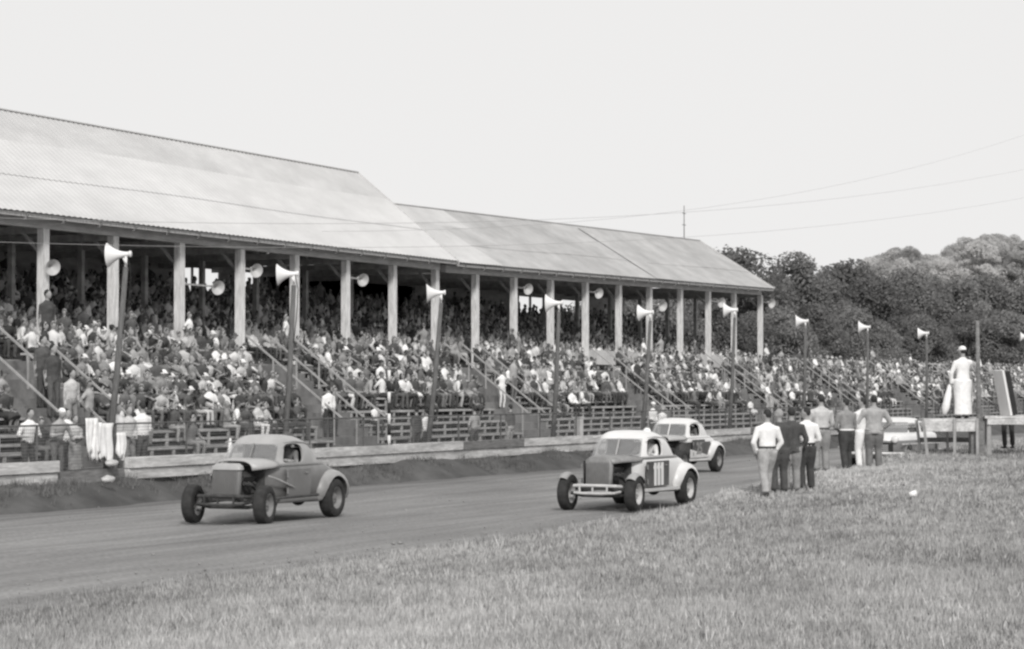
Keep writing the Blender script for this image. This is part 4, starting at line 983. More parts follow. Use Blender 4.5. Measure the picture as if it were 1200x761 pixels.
def yaw_of(r_, a):
    return face(1, r_.choice([-.1, -.25, -.4, .35, -.2]) + r_.uniform(-.2, .2))
used_labels = set()
def make_label(s, pose, sh, tr, hr):
    kind, p, a, z, k, si, j = s
    head = '%s clothed spectator' % SHADE[sh]
    hair_t = {11: 'dark haired', 12: 'brown haired', 13: 'fair haired'}[hr]
    st_i = min(range(len(STAIR_C)), key=lambda q: abs(STAIR_C[q] - a)); dirn = 'right' if a > STAIR_C[st_i] else 'left'
    stair = 'leftmost stair' if st_i == 0 else '%s stair' % ORD[st_i]
    if kind == 'low':
        n_ = int(abs(a - STAIR_C[st_i]) / .40) - 2; n_ = max(0, min(29, n_))
        where = '%s open row, %s seat %s of %s' % (['front', 'second', 'third', 'fourth', 'fifth', 'sixth', 'top'][k], ORD[n_], dirn, stair)
    elif kind == 'up':
        allp = POST1 + POST2; pi = max([0] + [q for q in range(len(allp)) if allp[q] <= a]); n_ = int((a - allp[pi]) / .42)
        where = '%s roofed row, %s right of %s post' % (ORD[k], ORD[max(0, min(29, n_))], ORD[pi])
    else:
        where = ('standing on the upper walk' if k == 0 else 'standing on the stair') + ' nearest the ' + stair
        pose = None
    base = ('%s %s' % (hair_t, head)) + ((' ' + pose + ', ') if pose else ', ') + where
    if len(base.split()) > 16: base = head + ((' ' + pose + ', ') if pose else ', ') + where
    if len(base.split()) > 16: base = head + ', ' + where
    lb = base; n2 = 1
    extra = ['beside a pole', 'next along']
    while lb in used_labels:
        n2 += 1; lb = '%s %s, %s' % (SHADE[tr] + ' legged', head, where) if n2 == 2 else base + ', another' * (n2 - 2)
    used_labels.add(lb); return lb
for s in NEAR:
    r_ = random.Random(int(s[1] * 1000) + int(s[2] * 7919)); kind, p, a, z, k, si, j = s
    if kind == 'stand': pi = r_.randrange(3); V, Q, Zz = stand_hi[pi]; women = False; pose = None
    else: pi = r_.randrange(NPOSE); V, Q, Zz = seat_hi[pi]; women = pi % 9 in (4, 5); pose = POSE_TXT[pi % 9]
    sh, tr, sk, hr = outfit(r_, women, kind == 'up'); zmap = np.array([sk, hr, sh, tr, 14, r_.choice([8, 7, 2])])
    sc = r_.uniform(.74, .89)
    key = (kind == 'stand', pi)
    me = np_mesh('person', V * sc, Q, [PALM[q] for q in zmap], Zz, True)
    o = bpy.data.objects.new('person', me); COL.objects.link(o); o.location = W(p, a, z); o.rotation_euler.z = yaw_of(r_, a)
    if kind == 'stand': o.rotation_euler.z += r_.uniform(-.8, .8)
    tag(o, make_label(s, pose, sh, tr, hr), 'person', 'spectators in the nearest part of the stands')
Vs, Qs, Ms, offn = [], [], [], 0
for s in REST:
    r_ = random.Random(int(s[1] * 1000) + int(s[2] * 7919)); kind, p, a, z, k, si, j = s
    if kind == 'stand': V, Q, Zz = stand_lo[r_.randrange(3)]; women = False
    else: pi = r_.randrange(NPOSE); V, Q, Zz = seat_lo[pi]; women = pi % 9 in (4, 5)
    sh, tr, sk, hr = outfit(r_, women, kind == 'up'); zmap = np.array([sk, hr, sh, tr, 14, r_.choice([8, 7, 2])])
    sc = r_.uniform(.74, .89); yw = yaw_of(r_, a); c_, s_ = math.cos(yw), math.sin(yw)
    VV = V * sc; VV = np.stack([VV[:, 0] * c_ - VV[:, 1] * s_ - p, VV[:, 0] * s_ + VV[:, 1] * c_ + a, VV[:, 2] + z], 1)
    Vs.append(VV); Qs.append(Q + offn); Ms.append(zmap[Zz]); offn += len(V)
me = np_mesh('crowd', np.concatenate(Vs), np.concatenate(Qs), PALM, np.concatenate(Ms), True)
o = bpy.data.objects.new('crowd', me); COL.objects.link(o); tag(o, 'dense crowd of spectators filling the farther rows of the stands', 'crowd', kind='stuff')

# ------------------------------------------------------------------ trees
def tree_mesh(seed, h, w, nclump, nleaf, leaf):
    r_ = np.random.default_rng(seed); cent = []
    for i in range(nclump):
        t_ = r_.uniform(.18, 1.0); prof = math.sin(math.pi * min(1, (t_ * .86 + .14)) ** .8) ** .6
        an = r_.uniform(0, 2 * np.pi); rr = w * prof * math.sqrt(r_.uniform(.15, 1)); cent.append((rr * math.cos(an), rr * math.sin(an), h * t_))
    cent = np.array(cent); ci = r_.integers(0, nclump, nleaf); sz = r_.uniform(.45, 1.5, nclump) * w * .25
    d = r_.normal(size=(nleaf, 3)); d /= np.linalg.norm(d, axis=1)[:, None]; rad = r_.uniform(.55, 1.0, nleaf) ** .5
    pos = cent[ci] + d * (rad * sz[ci])[:, None] * np.array([1, 1, .72])
    nrm = d + r_.normal(0, .55, (nleaf, 3)); nrm[:, 2] += .35; nrm /= np.linalg.norm(nrm, axis=1)[:, None]
    t1 = np.cross(nrm, r_.normal(size=(nleaf, 3))); t1 /= np.linalg.norm(t1, axis=1)[:, None]; t2 = np.cross(nrm, t1)
    s_ = leaf * r_.uniform(.6, 1.3, nleaf)[:, None]
    V = np.stack([pos - t1 * s_, pos - t2 * s_ * .6, pos + t1 * s_, pos + t2 * s_ * .6], 1).reshape(-1, 3)
    return V, np.arange(nleaf * 4).reshape(-1, 4), (r_.random(nleaf) < .4).astype(int), cent
def trunk_mb(seed, h, cent):
    r_ = random.Random(seed); mb = MB()
    mb.tube([(0, 0, -.4), (.05, 0, h * .25), (.1, .1, h * .5), (0, .1, h * .85)], [.28, .22, .16, .05], 8)
    for c in r_.sample([tuple(q) for q in cent], min(10, len(cent))):
        z0 = max(h * .16, c[2] * .55); mb.tube([(.06, .03, z0), (c[0] * .5, c[1] * .5, (z0 + c[2]) / 2 + .2), c], [.11, .07, .025], 6)
    return mb
tv = []
for i, (h, w) in enumerate(((12.5, 4.6), (11.0, 4.9), (13.5, 4.2), (10.0, 4.4), (14.0, 5.2))):
    V, Q, mi, cent = tree_mesh(100 + i, h, w, 90, 24000, .14)
    cm = np_mesh('crown', V, Q, [M['leaf'], M['leaf_b']], mi); tm = trunk_mb(i, h, cent).mesh('trunk', M['bark'])
    V, Q, mi, cent = tree_mesh(200 + i, h * .8, w * .95, 70, 12000, .19)
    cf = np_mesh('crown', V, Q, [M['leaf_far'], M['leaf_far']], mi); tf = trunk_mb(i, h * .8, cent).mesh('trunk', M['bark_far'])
    tv.append((cm, tm, cf, tf, h))
def tree(i, loc, rz, sc, far, label, group):
    t = empty('tree', loc, rz, label, 'tree', group); t.scale = (sc * random.uniform(.9, 1.12), sc * random.uniform(.9, 1.12), sc)
    v = tv[i % 5]
    link(bpy.data.objects.new('crown', v[2 if far else 0]), t); link(bpy.data.objects.new('trunk', v[3 if far else 1]), t)
    return t
# dense belt behind the open bleachers: (image column, distance across, crown top row)
tops = [(690, 345), (735, 330), (765, 335), (800, 325), (838, 303), (868, 291), (900, 293), (930, 296), (962, 299), (995, 306), (1030, 304), (1062, 306), (1092, 309), (1122, 314), (1152, 316), (1184, 318), (1216, 320), (1250, 320)]
for i, (x, y) in enumerate(tops):
    pp = 52 + 3 * math.sin(i * 2.3); a = A(x, pp); z = Zv(x, y, pp); v = (i * 3 + 1) % 5
    tree(v, W(pp, a, 0), i * 1.3, z / (tv[v][4] * 1.13) * (1 + .07 * math.sin(i * 2.9)), False, 'full round tree of the dark wood behind the bleachers, %s from the left' % ORD[i], 'trees of the wood behind the bleachers')
for i in range(22):
    x = 705 + i * 25; pp = 44.5 + 1.6 * math.sin(i * 1.9); a = A(x, pp); z = 3.2 + (CAMH + 70 * U(x, pp)) * .62 * (1 + .18 * math.sin(i * 2.7)); v = (i * 2) % 5
    tree(v, W(pp, a, -.3), i * 2.1, z / tv[v][4], False, 'low bushy tree at the front edge of the wood, %s from the left' % ORD[i], 'low trees at the front of the wood')
for i in range(30):
    x = 1012 + (i % 10) * 23 + (i // 10) * 8; dd = 430 + (i // 10) * 38 + 12 * math.sin(i * 3.1); X = (x - 600) * dd / F
    p = -X * C + dd * S; a = X * S + dd * C
    ytop = np.interp(x, [1000, 1040, 1080, 1110, 1140, 1170, 1250], [308, 304, 297, 291, 287, 283, 278]) - 4 * (i % 3 == 0) + 6 * math.sin(i * 5)
    if i // 10 == 0: ytop += 10
    zt = CAMH - (ytop - 455) * dd / F; v = (i * 2 + 1) % 5; sc = random.uniform(.7, 1.25)
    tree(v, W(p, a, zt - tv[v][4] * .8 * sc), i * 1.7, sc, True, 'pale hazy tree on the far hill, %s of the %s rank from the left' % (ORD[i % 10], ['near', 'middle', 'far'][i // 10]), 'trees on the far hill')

# ------------------------------------------------------------------ cars
def layers(ls, n=44, e=3.2, cap_bottom=True, cap_top=True):
    """ls: (z, x_front, x_rear, half width[, exponent])  -> stacked rounded rectangles"""
    mb = MB(); v = []; f = []
    for l in ls:
        z, xf, xr, hw = l[:4]; ee = l[4] if len(l) > 4 else e
        for k in range(n):
            t_ = 2 * math.pi * k / n; c_, s_ = math.cos(t_), math.sin(t_)
            v.append(((xf + xr) / 2 + (xf - xr) / 2 * math.copysign(abs(c_) ** (2 / ee), c_), hw * math.copysign(abs(s_) ** (2 / ee), s_), z))
    for i in range(len(ls) - 1):
        for k in range(n): f.append((i * n + k, i * n + (k + 1) % n, (i + 1) * n + (k + 1) % n, (i + 1) * n + k))
    if cap_bottom: f.append(tuple(range(n - 1, -1, -1)))
    if cap_top: f.append(tuple((len(ls) - 1) * n + k for k in range(n)))
    return mb.add(v, f)
def rprism(pts, axis, lo, hi, rnd=.06):
    """prism of a rounded polygon; pts are 2-D (u, z) ; axis 'y' -> (x,z) extruded along y, 'x' -> (y,z) along x"""
    out = []
    n = len(pts)
    for i in range(n):
        p, a, b = Vector(pts[i]), Vector(pts[i - 1]), Vector(pts[(i + 1) % n])
        d1 = (a - p).normalized() * min(rnd, (a - p).length * .45); d2 = (b - p).normalized() * min(rnd, (b - p).length * .45)
        for k in range(5):
            t_ = k / 4; out.append((p + d1) * (1 - t_) ** 2 + p * 2 * t_ * (1 - t_) + (p + d2) * t_ ** 2)
    mb = MB(); m = len(out)
    v = [((q[0], s_, q[1]) if axis == 'y' else (s_, q[0], q[1])) for s_ in (lo, hi) for q in out]
    f = [tuple(range(m)), tuple(range(2 * m - 1, m - 1, -1))] + [(i, m + i, m + (i + 1) % m, (i + 1) % m) for i in range(m)]
    return mb.add(v, f)
def shell(mb, mats, cutters, thick=.035, subs=0):
    me = mb.mesh('shell', mats)
    bm = bmesh.new(); bm.from_mesh(me); bmesh.ops.recalc_face_normals(bm, faces=bm.faces)
    # normals outward (open bottom): make sure
    cz = sum((f.calc_center_median() for f in bm.faces), Vector()) / len(bm.faces)
    if sum((f.calc_center_median() - cz).dot(f.normal) for f in bm.faces) < 0: bmesh.ops.reverse_faces(bm, faces=bm.faces)
    bm.to_mesh(me); bm.free()
    ob = bpy.data.objects.new('tmp', me); COL.objects.link(ob)
    s_ = ob.modifiers.new('s', 'SOLIDIFY'); s_.thickness = thick; s_.offset = -1; s_.material_offset = 1; s_.material_offset_rim = 0
    tmp = []
    for c in cutters:
        cm = c.mesh('c', mats[0]); b2 = bmesh.new(); b2.from_mesh(cm); bmesh.ops.recalc_face_normals(b2, faces=b2.faces); b2.to_mesh(cm); b2.free()
        co = bpy.data.objects.new('cut', cm); COL.objects.link(co); tmp.append(co)
        bmod = ob.modifiers.new('b', 'BOOLEAN'); bmod.operation = 'DIFFERENCE'; bmod.solver = 'EXACT'; bmod.object = co
    out = evaluated(ob)
    for co in tmp: bpy.data.objects.remove(co)
    out.polygons.foreach_set('use_smooth', [True] * len(out.polygons))
    return out
def solid_cut(mb, mats, cutter):
    obs = []
    for q, ms in ((mb, [mats[0], mats[1]]), (cutter, [mats[0], mats[1]])):
        me = q.mesh('q', ms); bm = bmesh.new(); bm.from_mesh(me); bmesh.ops.remove_doubles(bm, verts=bm.verts, dist=1e-5); bmesh.ops.recalc_face_normals(bm, faces=bm.faces); bm.to_mesh(me); bm.free()
        ob = bpy.data.objects.new('tmp', me); COL.objects.link(ob); obs.append(ob)
    obs[1].data.polygons.foreach_set('material_index', [1] * len(obs[1].data.polygons))
    md = obs[0].modifiers.new('b', 'BOOLEAN'); md.operation = 'DIFFERENCE'; md.solver = 'EXACT'; md.object = obs[1]
    out = evaluated(obs[0]); bpy.data.objects.remove(obs[1])
    out.polygons.foreach_set('use_smooth', [True] * len(out.polygons)); return out
def auto_smooth(me, ang=35):
    try: me.set_sharp_from_angle(angle=R(ang))
    except Exception: pass
def put(me, name, parent): 
    auto_smooth(me); o = bpy.data.objects.new(name, me); link(o, parent); return o
def part(mb, name, m, parent, smooth=True, ang=35):
    o = mb.build(name, m, parent, smooth)
    if smooth: auto_smooth(o.data, ang)
    return o
def wheel(parent, x, y, r, w, rimm, steer=0.0, rr=.21, name='wheel'):
    sg = 1 if y > 0 else -1
    t = bpy.data.objects.new(name, None); link(t, parent); t.location = (x, y, r); t.rotation_euler.z = steer
    h = w / 2
    part(MB().lathe([(-h * .8, rr), (-h, rr + .03), (-h, r - .05), (-h * .8, r - .012), (-h * .3, r), (h * .3, r), (h * .8, r - .012), (h, r - .05), (h, rr + .03), (h * .8, rr)], (0, 0, 0), (0, sg, 0), 40), 'tyre', M['tyre'], t)
    part(MB().lathe([(-h * .8, rr), (-h * .2, rr - .03), (h * .3, rr - .03), (h * .82, rr + .012), (h * .86, rr - .005), (h * .35, rr - .05), (h * .12, rr * .62), (h * .45, rr * .42), (h * .5, rr * .2), (h * .62, rr * .18), (h * .64, 0)], (0, 0, 0), (0, sg, 0), 32), 'rim', rimm, t)
    nub = MB()
    for k in range(5):
        an = k * 2 * math.pi / 5; nub.ell((rr * .3 * math.cos(an), sg * h * .5, rr * .3 * math.sin(an)), (.014, .014, .014), 0, 6, 4)
    part(nub, 'lug_nuts', M['steel'], t)
    return t
def arc_fender(cx, cz, y0, y1, r, a0, a1, crown=.05, lip=.07, n=18, stretch=1.0, thick=.012):
    """fender band over a wheel; a in degrees, 0 = forward, 90 = up"""
    mb = MB(); prof = []
    m = 7
    for j in range(m):
        s_ = j / (m - 1); y = y0 + (y1 - y0) * s_; prof.append((y, r - crown * (2 * s_ - 1) ** 2 * 1.2))
    v = []; f = []
    prof2 = prof + [(y, q - thick) for y, q in reversed(prof)]
    mm_ = len(prof2)
    for i in range(n + 1):
        an = R(a0 + (a1 - a0) * i / n)
        for (y, q) in prof2:
            qq = q * (1 + (stretch - 1) * max(0, -math.cos(an)))
            v.append((cx + qq * math.cos(an), y, cz + q * math.sin(an)))
    for i in range(n):
        for j in range(mm_): f.append((i * mm_ + j, i * mm_ + (j + 1) % mm_, (i + 1) * mm_ + (j + 1) % mm_, (i + 1) * mm_ + j))
    f.append(tuple(range(mm_))); f.append(tuple(n * mm_ + j for j in range(mm_ - 1, -1, -1)))
    return mb.add(v, f)
def text_mesh(txt, size, m, parent, name, loc, rot, bold=.02):
    cu = bpy.data.curves.new(name, 'FONT'); cu.body = txt; cu.size = size; cu.align_x = 'CENTER'; cu.align_y = 'CENTER'; cu.extrude = .004; cu.offset = bold
    ob = bpy.data.objects.new('tmp', cu); COL.objects.link(ob); me = evaluated(ob); me.materials.clear(); me.materials.append(m)
    o = bpy.data.objects.new(name, me); link(o, parent); o.location = loc; o.rotation_euler = rot; return o

def coupe(label, front_near_xy, yaw_off, P):
    """1930s coupe stripped for dirt racing. local: +X forward (front axle x=0), +Y its left side"""
    px_, ax_ = front_near_xy
    t = empty('race_car', W(px_, ax_, 0.0), R(-90) + yaw_off, label, 'race car', 'racing coupes on the dirt track')
    WB = 2.84; DX0 = P.get('door_x', -.96); up, lowm, hoodm = P['top'], P['low'], P['hood']
    wr = .36
    # lower body tub
    tub = layers([(.40, -.66, -3.30, .60), (.44, -.62, -3.42, .655), (.62, -.60, -3.56, .70), (.80, -.60, -3.50, .715), (.92, -.60, -3.34, .71), (1.00, -.61, -3.12, .695), (1.05, -.63, -2.92, .67), (1.075, -.68, -2.75, .62)], 56, 4.0)
    b = part(tub, 'body', [lowm], t, True, 50)
    if P.get('low2') is not None:      # upper band of the body in the second colour
        b.data.materials.append(P['low2'])
        for pg in b.data.polygons:
            if pg.center.z > .93 or pg.center.x < -2.55: pg.material_index = 1
    # beltline moulding
    part(layers([(1.035, -.60, -2.98, .688), (1.06, -.60, -2.92, .690), (1.085, -.62, -2.84, .672)], 56, 4.0), 'belt_moulding', P['belt'], b)
    cabin = layers([(1.05, -.72, -2.86, .655), (1.12, -.78, -2.72, .655), (1.22, -.86, -2.60, .648), (1.32, -.93, -2.46, .632), (1.41, -1.0, -2.32, .61), (1.48, -1.06, -2.18, .575), (1.54, -1.13, -2.02, .52), (1.585, -1.22, -1.86, .44), (1.612, -1.34, -1.70, .32), (1.622, -1.46, -1.58, .15)], 64, 3.6, cap_bottom=False)
    cut = [rprism([(-1.02, 1.10), (-1.74, 1.10), (-1.76, 1.36), (-1.62, 1.45), (-1.18, 1.45)], 'y', -1.2, 1.2, .10),
           rprism([(-.49, 1.12), (.49, 1.12), (.45, 1.44), (-.45, 1.44)], 'x', -1.3, -.3, .09),
           rprism([(-.26, 1.22), (.26, 1.22), (.24, 1.42), (-.24, 1.42)], 'x', -3.2, -2.0, .08)]
    me = shell(cabin, [up, M['iron_and_shade']], cut); c = put(me, 'cabin', t)  # inner faces coloured dark to paint in the shade inside
    # windscreen
    part(MB().add([(-.80, -.55, 1.10), (-.80, .55, 1.10), (-1.02, .5, 1.46), (-1.02, -.5, 1.46)], [(0, 1, 2, 3)]), 'windscreen', M['glass'], t, False)
    part(MB().bar((-.775, 0, 1.10), (-.985, 0, 1.46), .03, .02), 'windscreen_pillar', P['pillar'], c, False)
    # interior: seat, dashboard, steering wheel, roll bar
    part(layers([(1.077, -.8, -2.6, .60), (1.10, -.82, -2.58, .59)], 40, 4), 'dark_interior_lid', M['iron_and_shade'], t)  # dark sheet over the closed body, stands in for interior shade
    part(MB().box((-2.1, 0, 1.22), (.14, 1.0, .28)), 'seat', M['cloth1'], t, False)
    part(MB().tube([(-2.0, -.5, 1.08), (-2.0, -.48, 1.42), (-2.0, 0, 1.5), (-2.0, .48, 1.42), (-2.0, .5, 1.08)], .025, 8), 'roll_bar', M['steel'], t)
    # cowl + hood
    cw = MB(); v = []; f = []; n = 16
    secs = [(-.58, .60, 1.10, .98), (-.72, .655, 1.12, .98)]
    hood_s = P['hood_sections']
    for (x, hw, zt, zs) in hood_s:
        for k in range(n + 1):
            an = math.pi * k / n; v.append((x, hw * math.copysign(abs(math.cos(an)) ** .6, math.cos(an)), zs + (zt - zs) * math.sin(an) ** .8))
    for i in range(len(hood_s) - 1):
        for k in range(n): f.append((i * (n + 1) + k, i * (n + 1) + k + 1, (i + 1) * (n + 1) + k + 1, (i + 1) * (n + 1) + k))
    hd = part(cw.add(v, f), 'hood', hoodm, t, True, 60); md = hd.modifiers.new('thickness', 'SOLIDIFY'); md.thickness = .02
    # firewall, engine
    part(MB().box((-.60, 0, .80), (.04, .84, .50)), 'firewall', M['iron_and_shade'], t, False)
    en = MB().box((-.30, 0, .70), (.52, .34, .36))
    for sg in (1, -1):
        en.box((-.30, sg * .2, .86), (.5, .17, .12), 0, Euler((sg * -.6, 0, 0)).to_matrix())
        en.tube([(-.08, sg * .27, .74), (-.3, sg * .32, .7), (-.55, sg * .34, .55), (-.8, sg * .4, .42)], .035, 8)
        for k in range(3): en.tube([(-.12 - .18 * k, sg * .2, .78), (-.14 - .18 * k, sg * .3, .72)], .026, 6)
    en.tube([(-.30, 0, .86), (-.30, 0, 1.0)], .1, 14)
    part(en, 'engine', M['iron_and_shade'], t, True)
    # radiator
    rd = part(layers([(.50, .16, .02, .27), (.56, .17, .01, .285), (.98, .13, -.02, .295), (1.06, .12, -.03, .255), (1.10, .09, -.03, .15)], 32, 3.6), 'radiator', P['rad'], t)
    gr = MB()
    for k in range(13):
        y = -.24 + .48 * k / 12; gr.bar((.182, y, .56), (.150, y, 1.0), .012, .014)
    part(gr, 'grille_bars', P['grille'], rd, False)
    if P.get('rad_cap') is not None: part(layers([(1.0, .16, -.05, .315), (1.06, .15, -.06, .30), (1.115, .10, -.05, .22)], 32, 5), 'radiator_shell', P['rad_cap'], rd)
    # frame rails, axles, suspension
    fr = MB()
    for sg in (1, -1): fr.bar((.28, sg * .30, .47), (-3.3, sg * .42, .44), .06, .12)
    fr.bar((.1, -.33, .47), (.1, .33, .47), .06, .09)
    part(fr, 'chassis_frame', M['iron_and_shade'], t, False)
    part(MB().tube([(0, -.66, .36), (0, -.4, .31), (0, .4, .31), (0, .66, .36)], .035, 8), 'front_axle', M['iron_and_shade'], t)
    part(MB().tube([(-WB, -.66, .36), (-WB, .66, .36)], .05, 8).ell((-WB, 0, .36), (.15, .15, .15), 0, 12, 8), 'rear_axle', M['iron_and_shade'], t)
    part(MB().tube([(.03, -.5, .40), (.05, 0, .52), (.03, .5, .40)], [(.02, .03)] * 3, 8).tube([(-.05, .6, .38), (-.8, .25, .42)], .022, 6).tube([(-.05, -.6, .38), (-.8, -.25, .42)], .022, 6), 'front_spring', M['iron_and_shade'], t)
    # bumper / nerf bars
    nb = MB().tube([(.10, -.50, .50), (.30, -.46, .52), (.40, -.2, .53), (.42, 0, .53), (.40, .2, .53), (.30, .46, .52), (.10, .50, .50)], .032, 10)
    nb.tube([(.12, -.48, .40), (.32, -.44, .38), (.40, -.2, .37), (.42, 0, .37), (.40, .2, .37), (.32, .44, .38), (.12, .48, .40)], .028, 10)
    for y in (-.3, 0, .3): nb.bar((.38 if y else .42, y, .37), (.38 if y else .42, y, .53), .03, .03)
    part(nb, 'front_bumper', P['bumper'], t)
    part(MB().tube([(-3.3, -.45, .46), (-3.72, -.42, .48), (-3.78, 0, .48), (-3.72, .42, .48), (-3.3, .45, .46)], .03, 8), 'rear_bumper', P['bumper'], t)
    for sg in (1, -1):
        rb = MB().bar((-.62, sg * .69, .41), (-2.40, sg * .71, .40), .15 if P.get('board_wide') else .07, .06)
        part(rb, 'running_board', P['board'], t, False)
        # rear fender, flowing into the tail
        fe = layers([(.34, -WB + .48, -WB - .74, .10, 2.2), (.44, -WB + .56, -WB - .76, .17, 2.2), (.58, -WB + .56, -WB - .72, .215, 2.2), (.70, -WB + .50, -WB - .62, .215, 2.2), (.80, -WB + .40, -WB - .48, .185, 2.2), (.88, -WB + .26, -WB - .30, .13, 2.2), (.92, -WB + .10, -WB - .12, .05, 2.2)], 40)
        fe.v = [(x, y + sg * .68, z) for x, y, z in fe.v]
        cu = MB().lathe([(0, 0), (0, .435), (.6, .435), (.6, 0)], (-WB, sg * .50, .37), (0, sg, 0), 36)
        put(solid_cut(fe, [P['fender'], M['iron_and_shade']], cu), 'rear_fender', t)
        if P.get('front_fenders'):
            part(arc_fender(0.0, .36, sg * .64, sg * .86, .43, 48, 150, .045), 'front_fender', P['front_fenders'], t, True, 60)
        # door seam and handle
        dr = part(MB().add([(DX0, sg * .722, .47), (-1.92, sg * .728, .47), (-1.95, sg * .726, .99), (DX0, sg * .722, .99)] + [(DX0, sg * .70, .47), (-1.92, sg * .70, .47), (-1.95, sg * .70, .99), (DX0, sg * .70, .99)], [(0, 1, 2, 3), (0, 1, 5, 4), (1, 2, 6, 5), (2, 3, 7, 6), (3, 0, 4, 7)]), 'door', P['door'], t, False)
        md = dr.modifiers.new('b', 'BEVEL'); md.width = .012; md.segments = 2
        # drip rail, hinges, side bar, fender apron
        part(MB().tube([(-1.0, sg * .612, 1.475), (-1.45, sg * .60, 1.50), (-1.95, sg * .585, 1.46), (-2.2, sg * .57, 1.38)], .012, 6), 'drip_rail', up, c)
        for hz in (.58, .88): part(MB().tube([(DX0 + .02, sg * .738, hz - .05), (DX0 + .02, sg * .738, hz + .05)], .018, 8), 'hinge', M['steel'], dr)
        if P.get('stay'): part(MB().tube([(-.42, sg * .60, .88), (-.62, sg * .70, .80), (-.95, sg * .745, .70), (-1.2, sg * .75, .64)], [.012, .024, .022, .010], 8), 'fender_stay', P['fender'], t)
        if P.get('stay'): part(MB().tube([(-.45, sg * .62, .44), (-.6, sg * .80, .47), (-2.05, sg * .82, .47), (-2.25, sg * .66, .44)], .026, 8), 'side_bar', P['bumper'], t)
        part(MB().tube([(-1.95, sg * .5, 1.08), (-2.5, sg * .48, 1.09)], .022, 8), 'roll_bar_brace', M['steel'], t)
        part(MB().tube([(-1.78, sg * .735, .90), (-1.66, sg * .745, .90)], .014, 6), 'handle', M['steel'], dr)
        if P.get('number'):
            rot = (R(90), 0, R(180)) if sg > 0 else (R(90), 0, 0)
            if P['number'] == '111':
                nm = MB()
                for k in range(3):
                    x = -1.14 - k * .19; y = sg * .736
                    nm.box((x, y, .725), (.115, .012, .47))
                    nm.add([(x + (.055), y - .004, .945), (x + .055, y + .004, .945), (x + .055 , y, .80), (x + .115, y, .86)], [(0, 2, 3), (1, 3, 2)])
                part(nm, 'number', M['white'], dr, False)
            else:
                text_mesh(P['number'], .46, P['num_m'], dr, 'number', (-1.43, sg * .738, .72), rot)
        if P.get('flash'):
            v = [(-.72, sg * .724, .72), (-.70, sg * .724, .46), (-2.2, sg * .736, .46), (-2.3, sg * .736, .50)]
            part(MB().add(v + [(q[0], q[1] + sg * .008, q[2]) for q in v], [(0, 1, 2, 3), (4, 5, 6, 7), (0, 1, 5, 4), (1, 2, 6, 5), (2, 3, 7, 6), (3, 0, 4, 7)]), 'side_flash', P['flash'], t, False)
    wheel(t, 0, .74, wr, .23, P['rim'], P['steer']); wheel(t, 0, -.74, wr, .23, P['rim'], P['steer'])
    wheel(t, -WB, .73, wr + .015, .26, P['rim']); wheel(t, -WB, -.73, wr + .015, .26, P['rim'])
    # lights off: small tail filler and exhaust
    part(MB().tube([(-.7, .56, .38), (-2.0, .60, .36), (-2.3, .72, .36)], .03, 8), 'exhaust_pipe', M['steel'], t)
    return t
def driver(car, label, shirt, helmet):
    kw = dict(hip=(0, 0, .10), seated=True, feet=((.12, .5, -.2), (-.12, .5, -.2)), knee_pole=((.1, 1, .9), (-.1, 1, .9)), n=10, lean=.05, hands=((.14, .42, .40), (-.14, .42, .40)), head_yaw=.25, cap=True)
    loc = car.matrix_basis @ Vector((-1.78, .30, .76))
    yaw = car.rotation_euler.z - R(90)
    return person(loc, yaw, label, shirt, 'cloth2', kw, 1.72, 'hair', capm=helmet, voxel=.028, detail=False)

A1 = dict(stay=True, top=M['car_pale'], low=M['car_grey'], low2=None, hood=M['car_pale'], belt=M['car_grey'], pillar=M['car_grey'], rad=M['sedan_side'], rad_cap=M['car_pale'], grille=M['car_grey'], bumper=M['iron_and_shade'], board=M['car_pale'], fender=M['car_pale'],
          door=M['car_grey'], rim=M['rim'], steer=.12, hood_sections=[(-.16, .40, 1.17, .98), (-.4, .52, 1.19, 1.0), (-.62, .62, 1.20, 1.02), (-.80, .655, 1.19, 1.04)], number=None)
A2 = dict(top=M['car_white'], low=M['car_white'], low2=None, hood=M['steel'], belt=M['car_grey'], pillar=M['car_pale'], rad=M['steel'], grille=M['car_grey'], bumper=M['white_dirty'], board=M['car_white'], board_wide=True, fender=M['car_white'],
          door=M['car_door'], rim=M['rim_white'], steer=.05, front_fenders=M['car_pale'], number='111', door_x=-.74, num_m=M['white'], hood_sections=[(.10, .30, 1.10, .96), (-.25, .40, 1.12, .98), (-.62, .55, 1.13, .99), (-.76, .62, 1.13, 1.0)])
A3 = dict(top=M['car_white'], low=M['car_door'], low2=M['car_white'], hood=M['car_pale'], belt=M['car_white'], pillar=M['car_white'], rad=M['iron_and_shade'], grille=M['iron_and_shade'], bumper=M['steel'], board=M['white_dirty'], fender=M['car_white'],
          door=M['car_door'], rim=M['rim'], steer=.0, number='25', num_m=M['car_pale'], flash=M['car_white'], hood_sections=[(-.0, .34, 1.12, .97), (-.3, .46, 1.13, .98), (-.62, .58, 1.14, .99), (-.76, .63, 1.14, 1.0)])
c1 = coupe('grey coupe without front fenders, leftmost of the racing cars', (22.72, 38.1), R(2.5), A1)
c2 = coupe('white coupe with number 111 on its dark door, middle racing car', (18.2, 45.2), R(-1.5), A2)
c3 = coupe('white topped dark coupe with number 25, farthest racing car', (24.35, 64.9), R(-1.0), A3)
driver(c1, 'driver seated inside the grey racing coupe', 'cloth3', 'cloth2')
driver(c2, 'driver seated inside the white racing coupe numbered 111', 'cloth7', 'cloth8')
driver(c3, 'driver seated inside the farthest racing coupe', 'cloth2', 'cloth3')

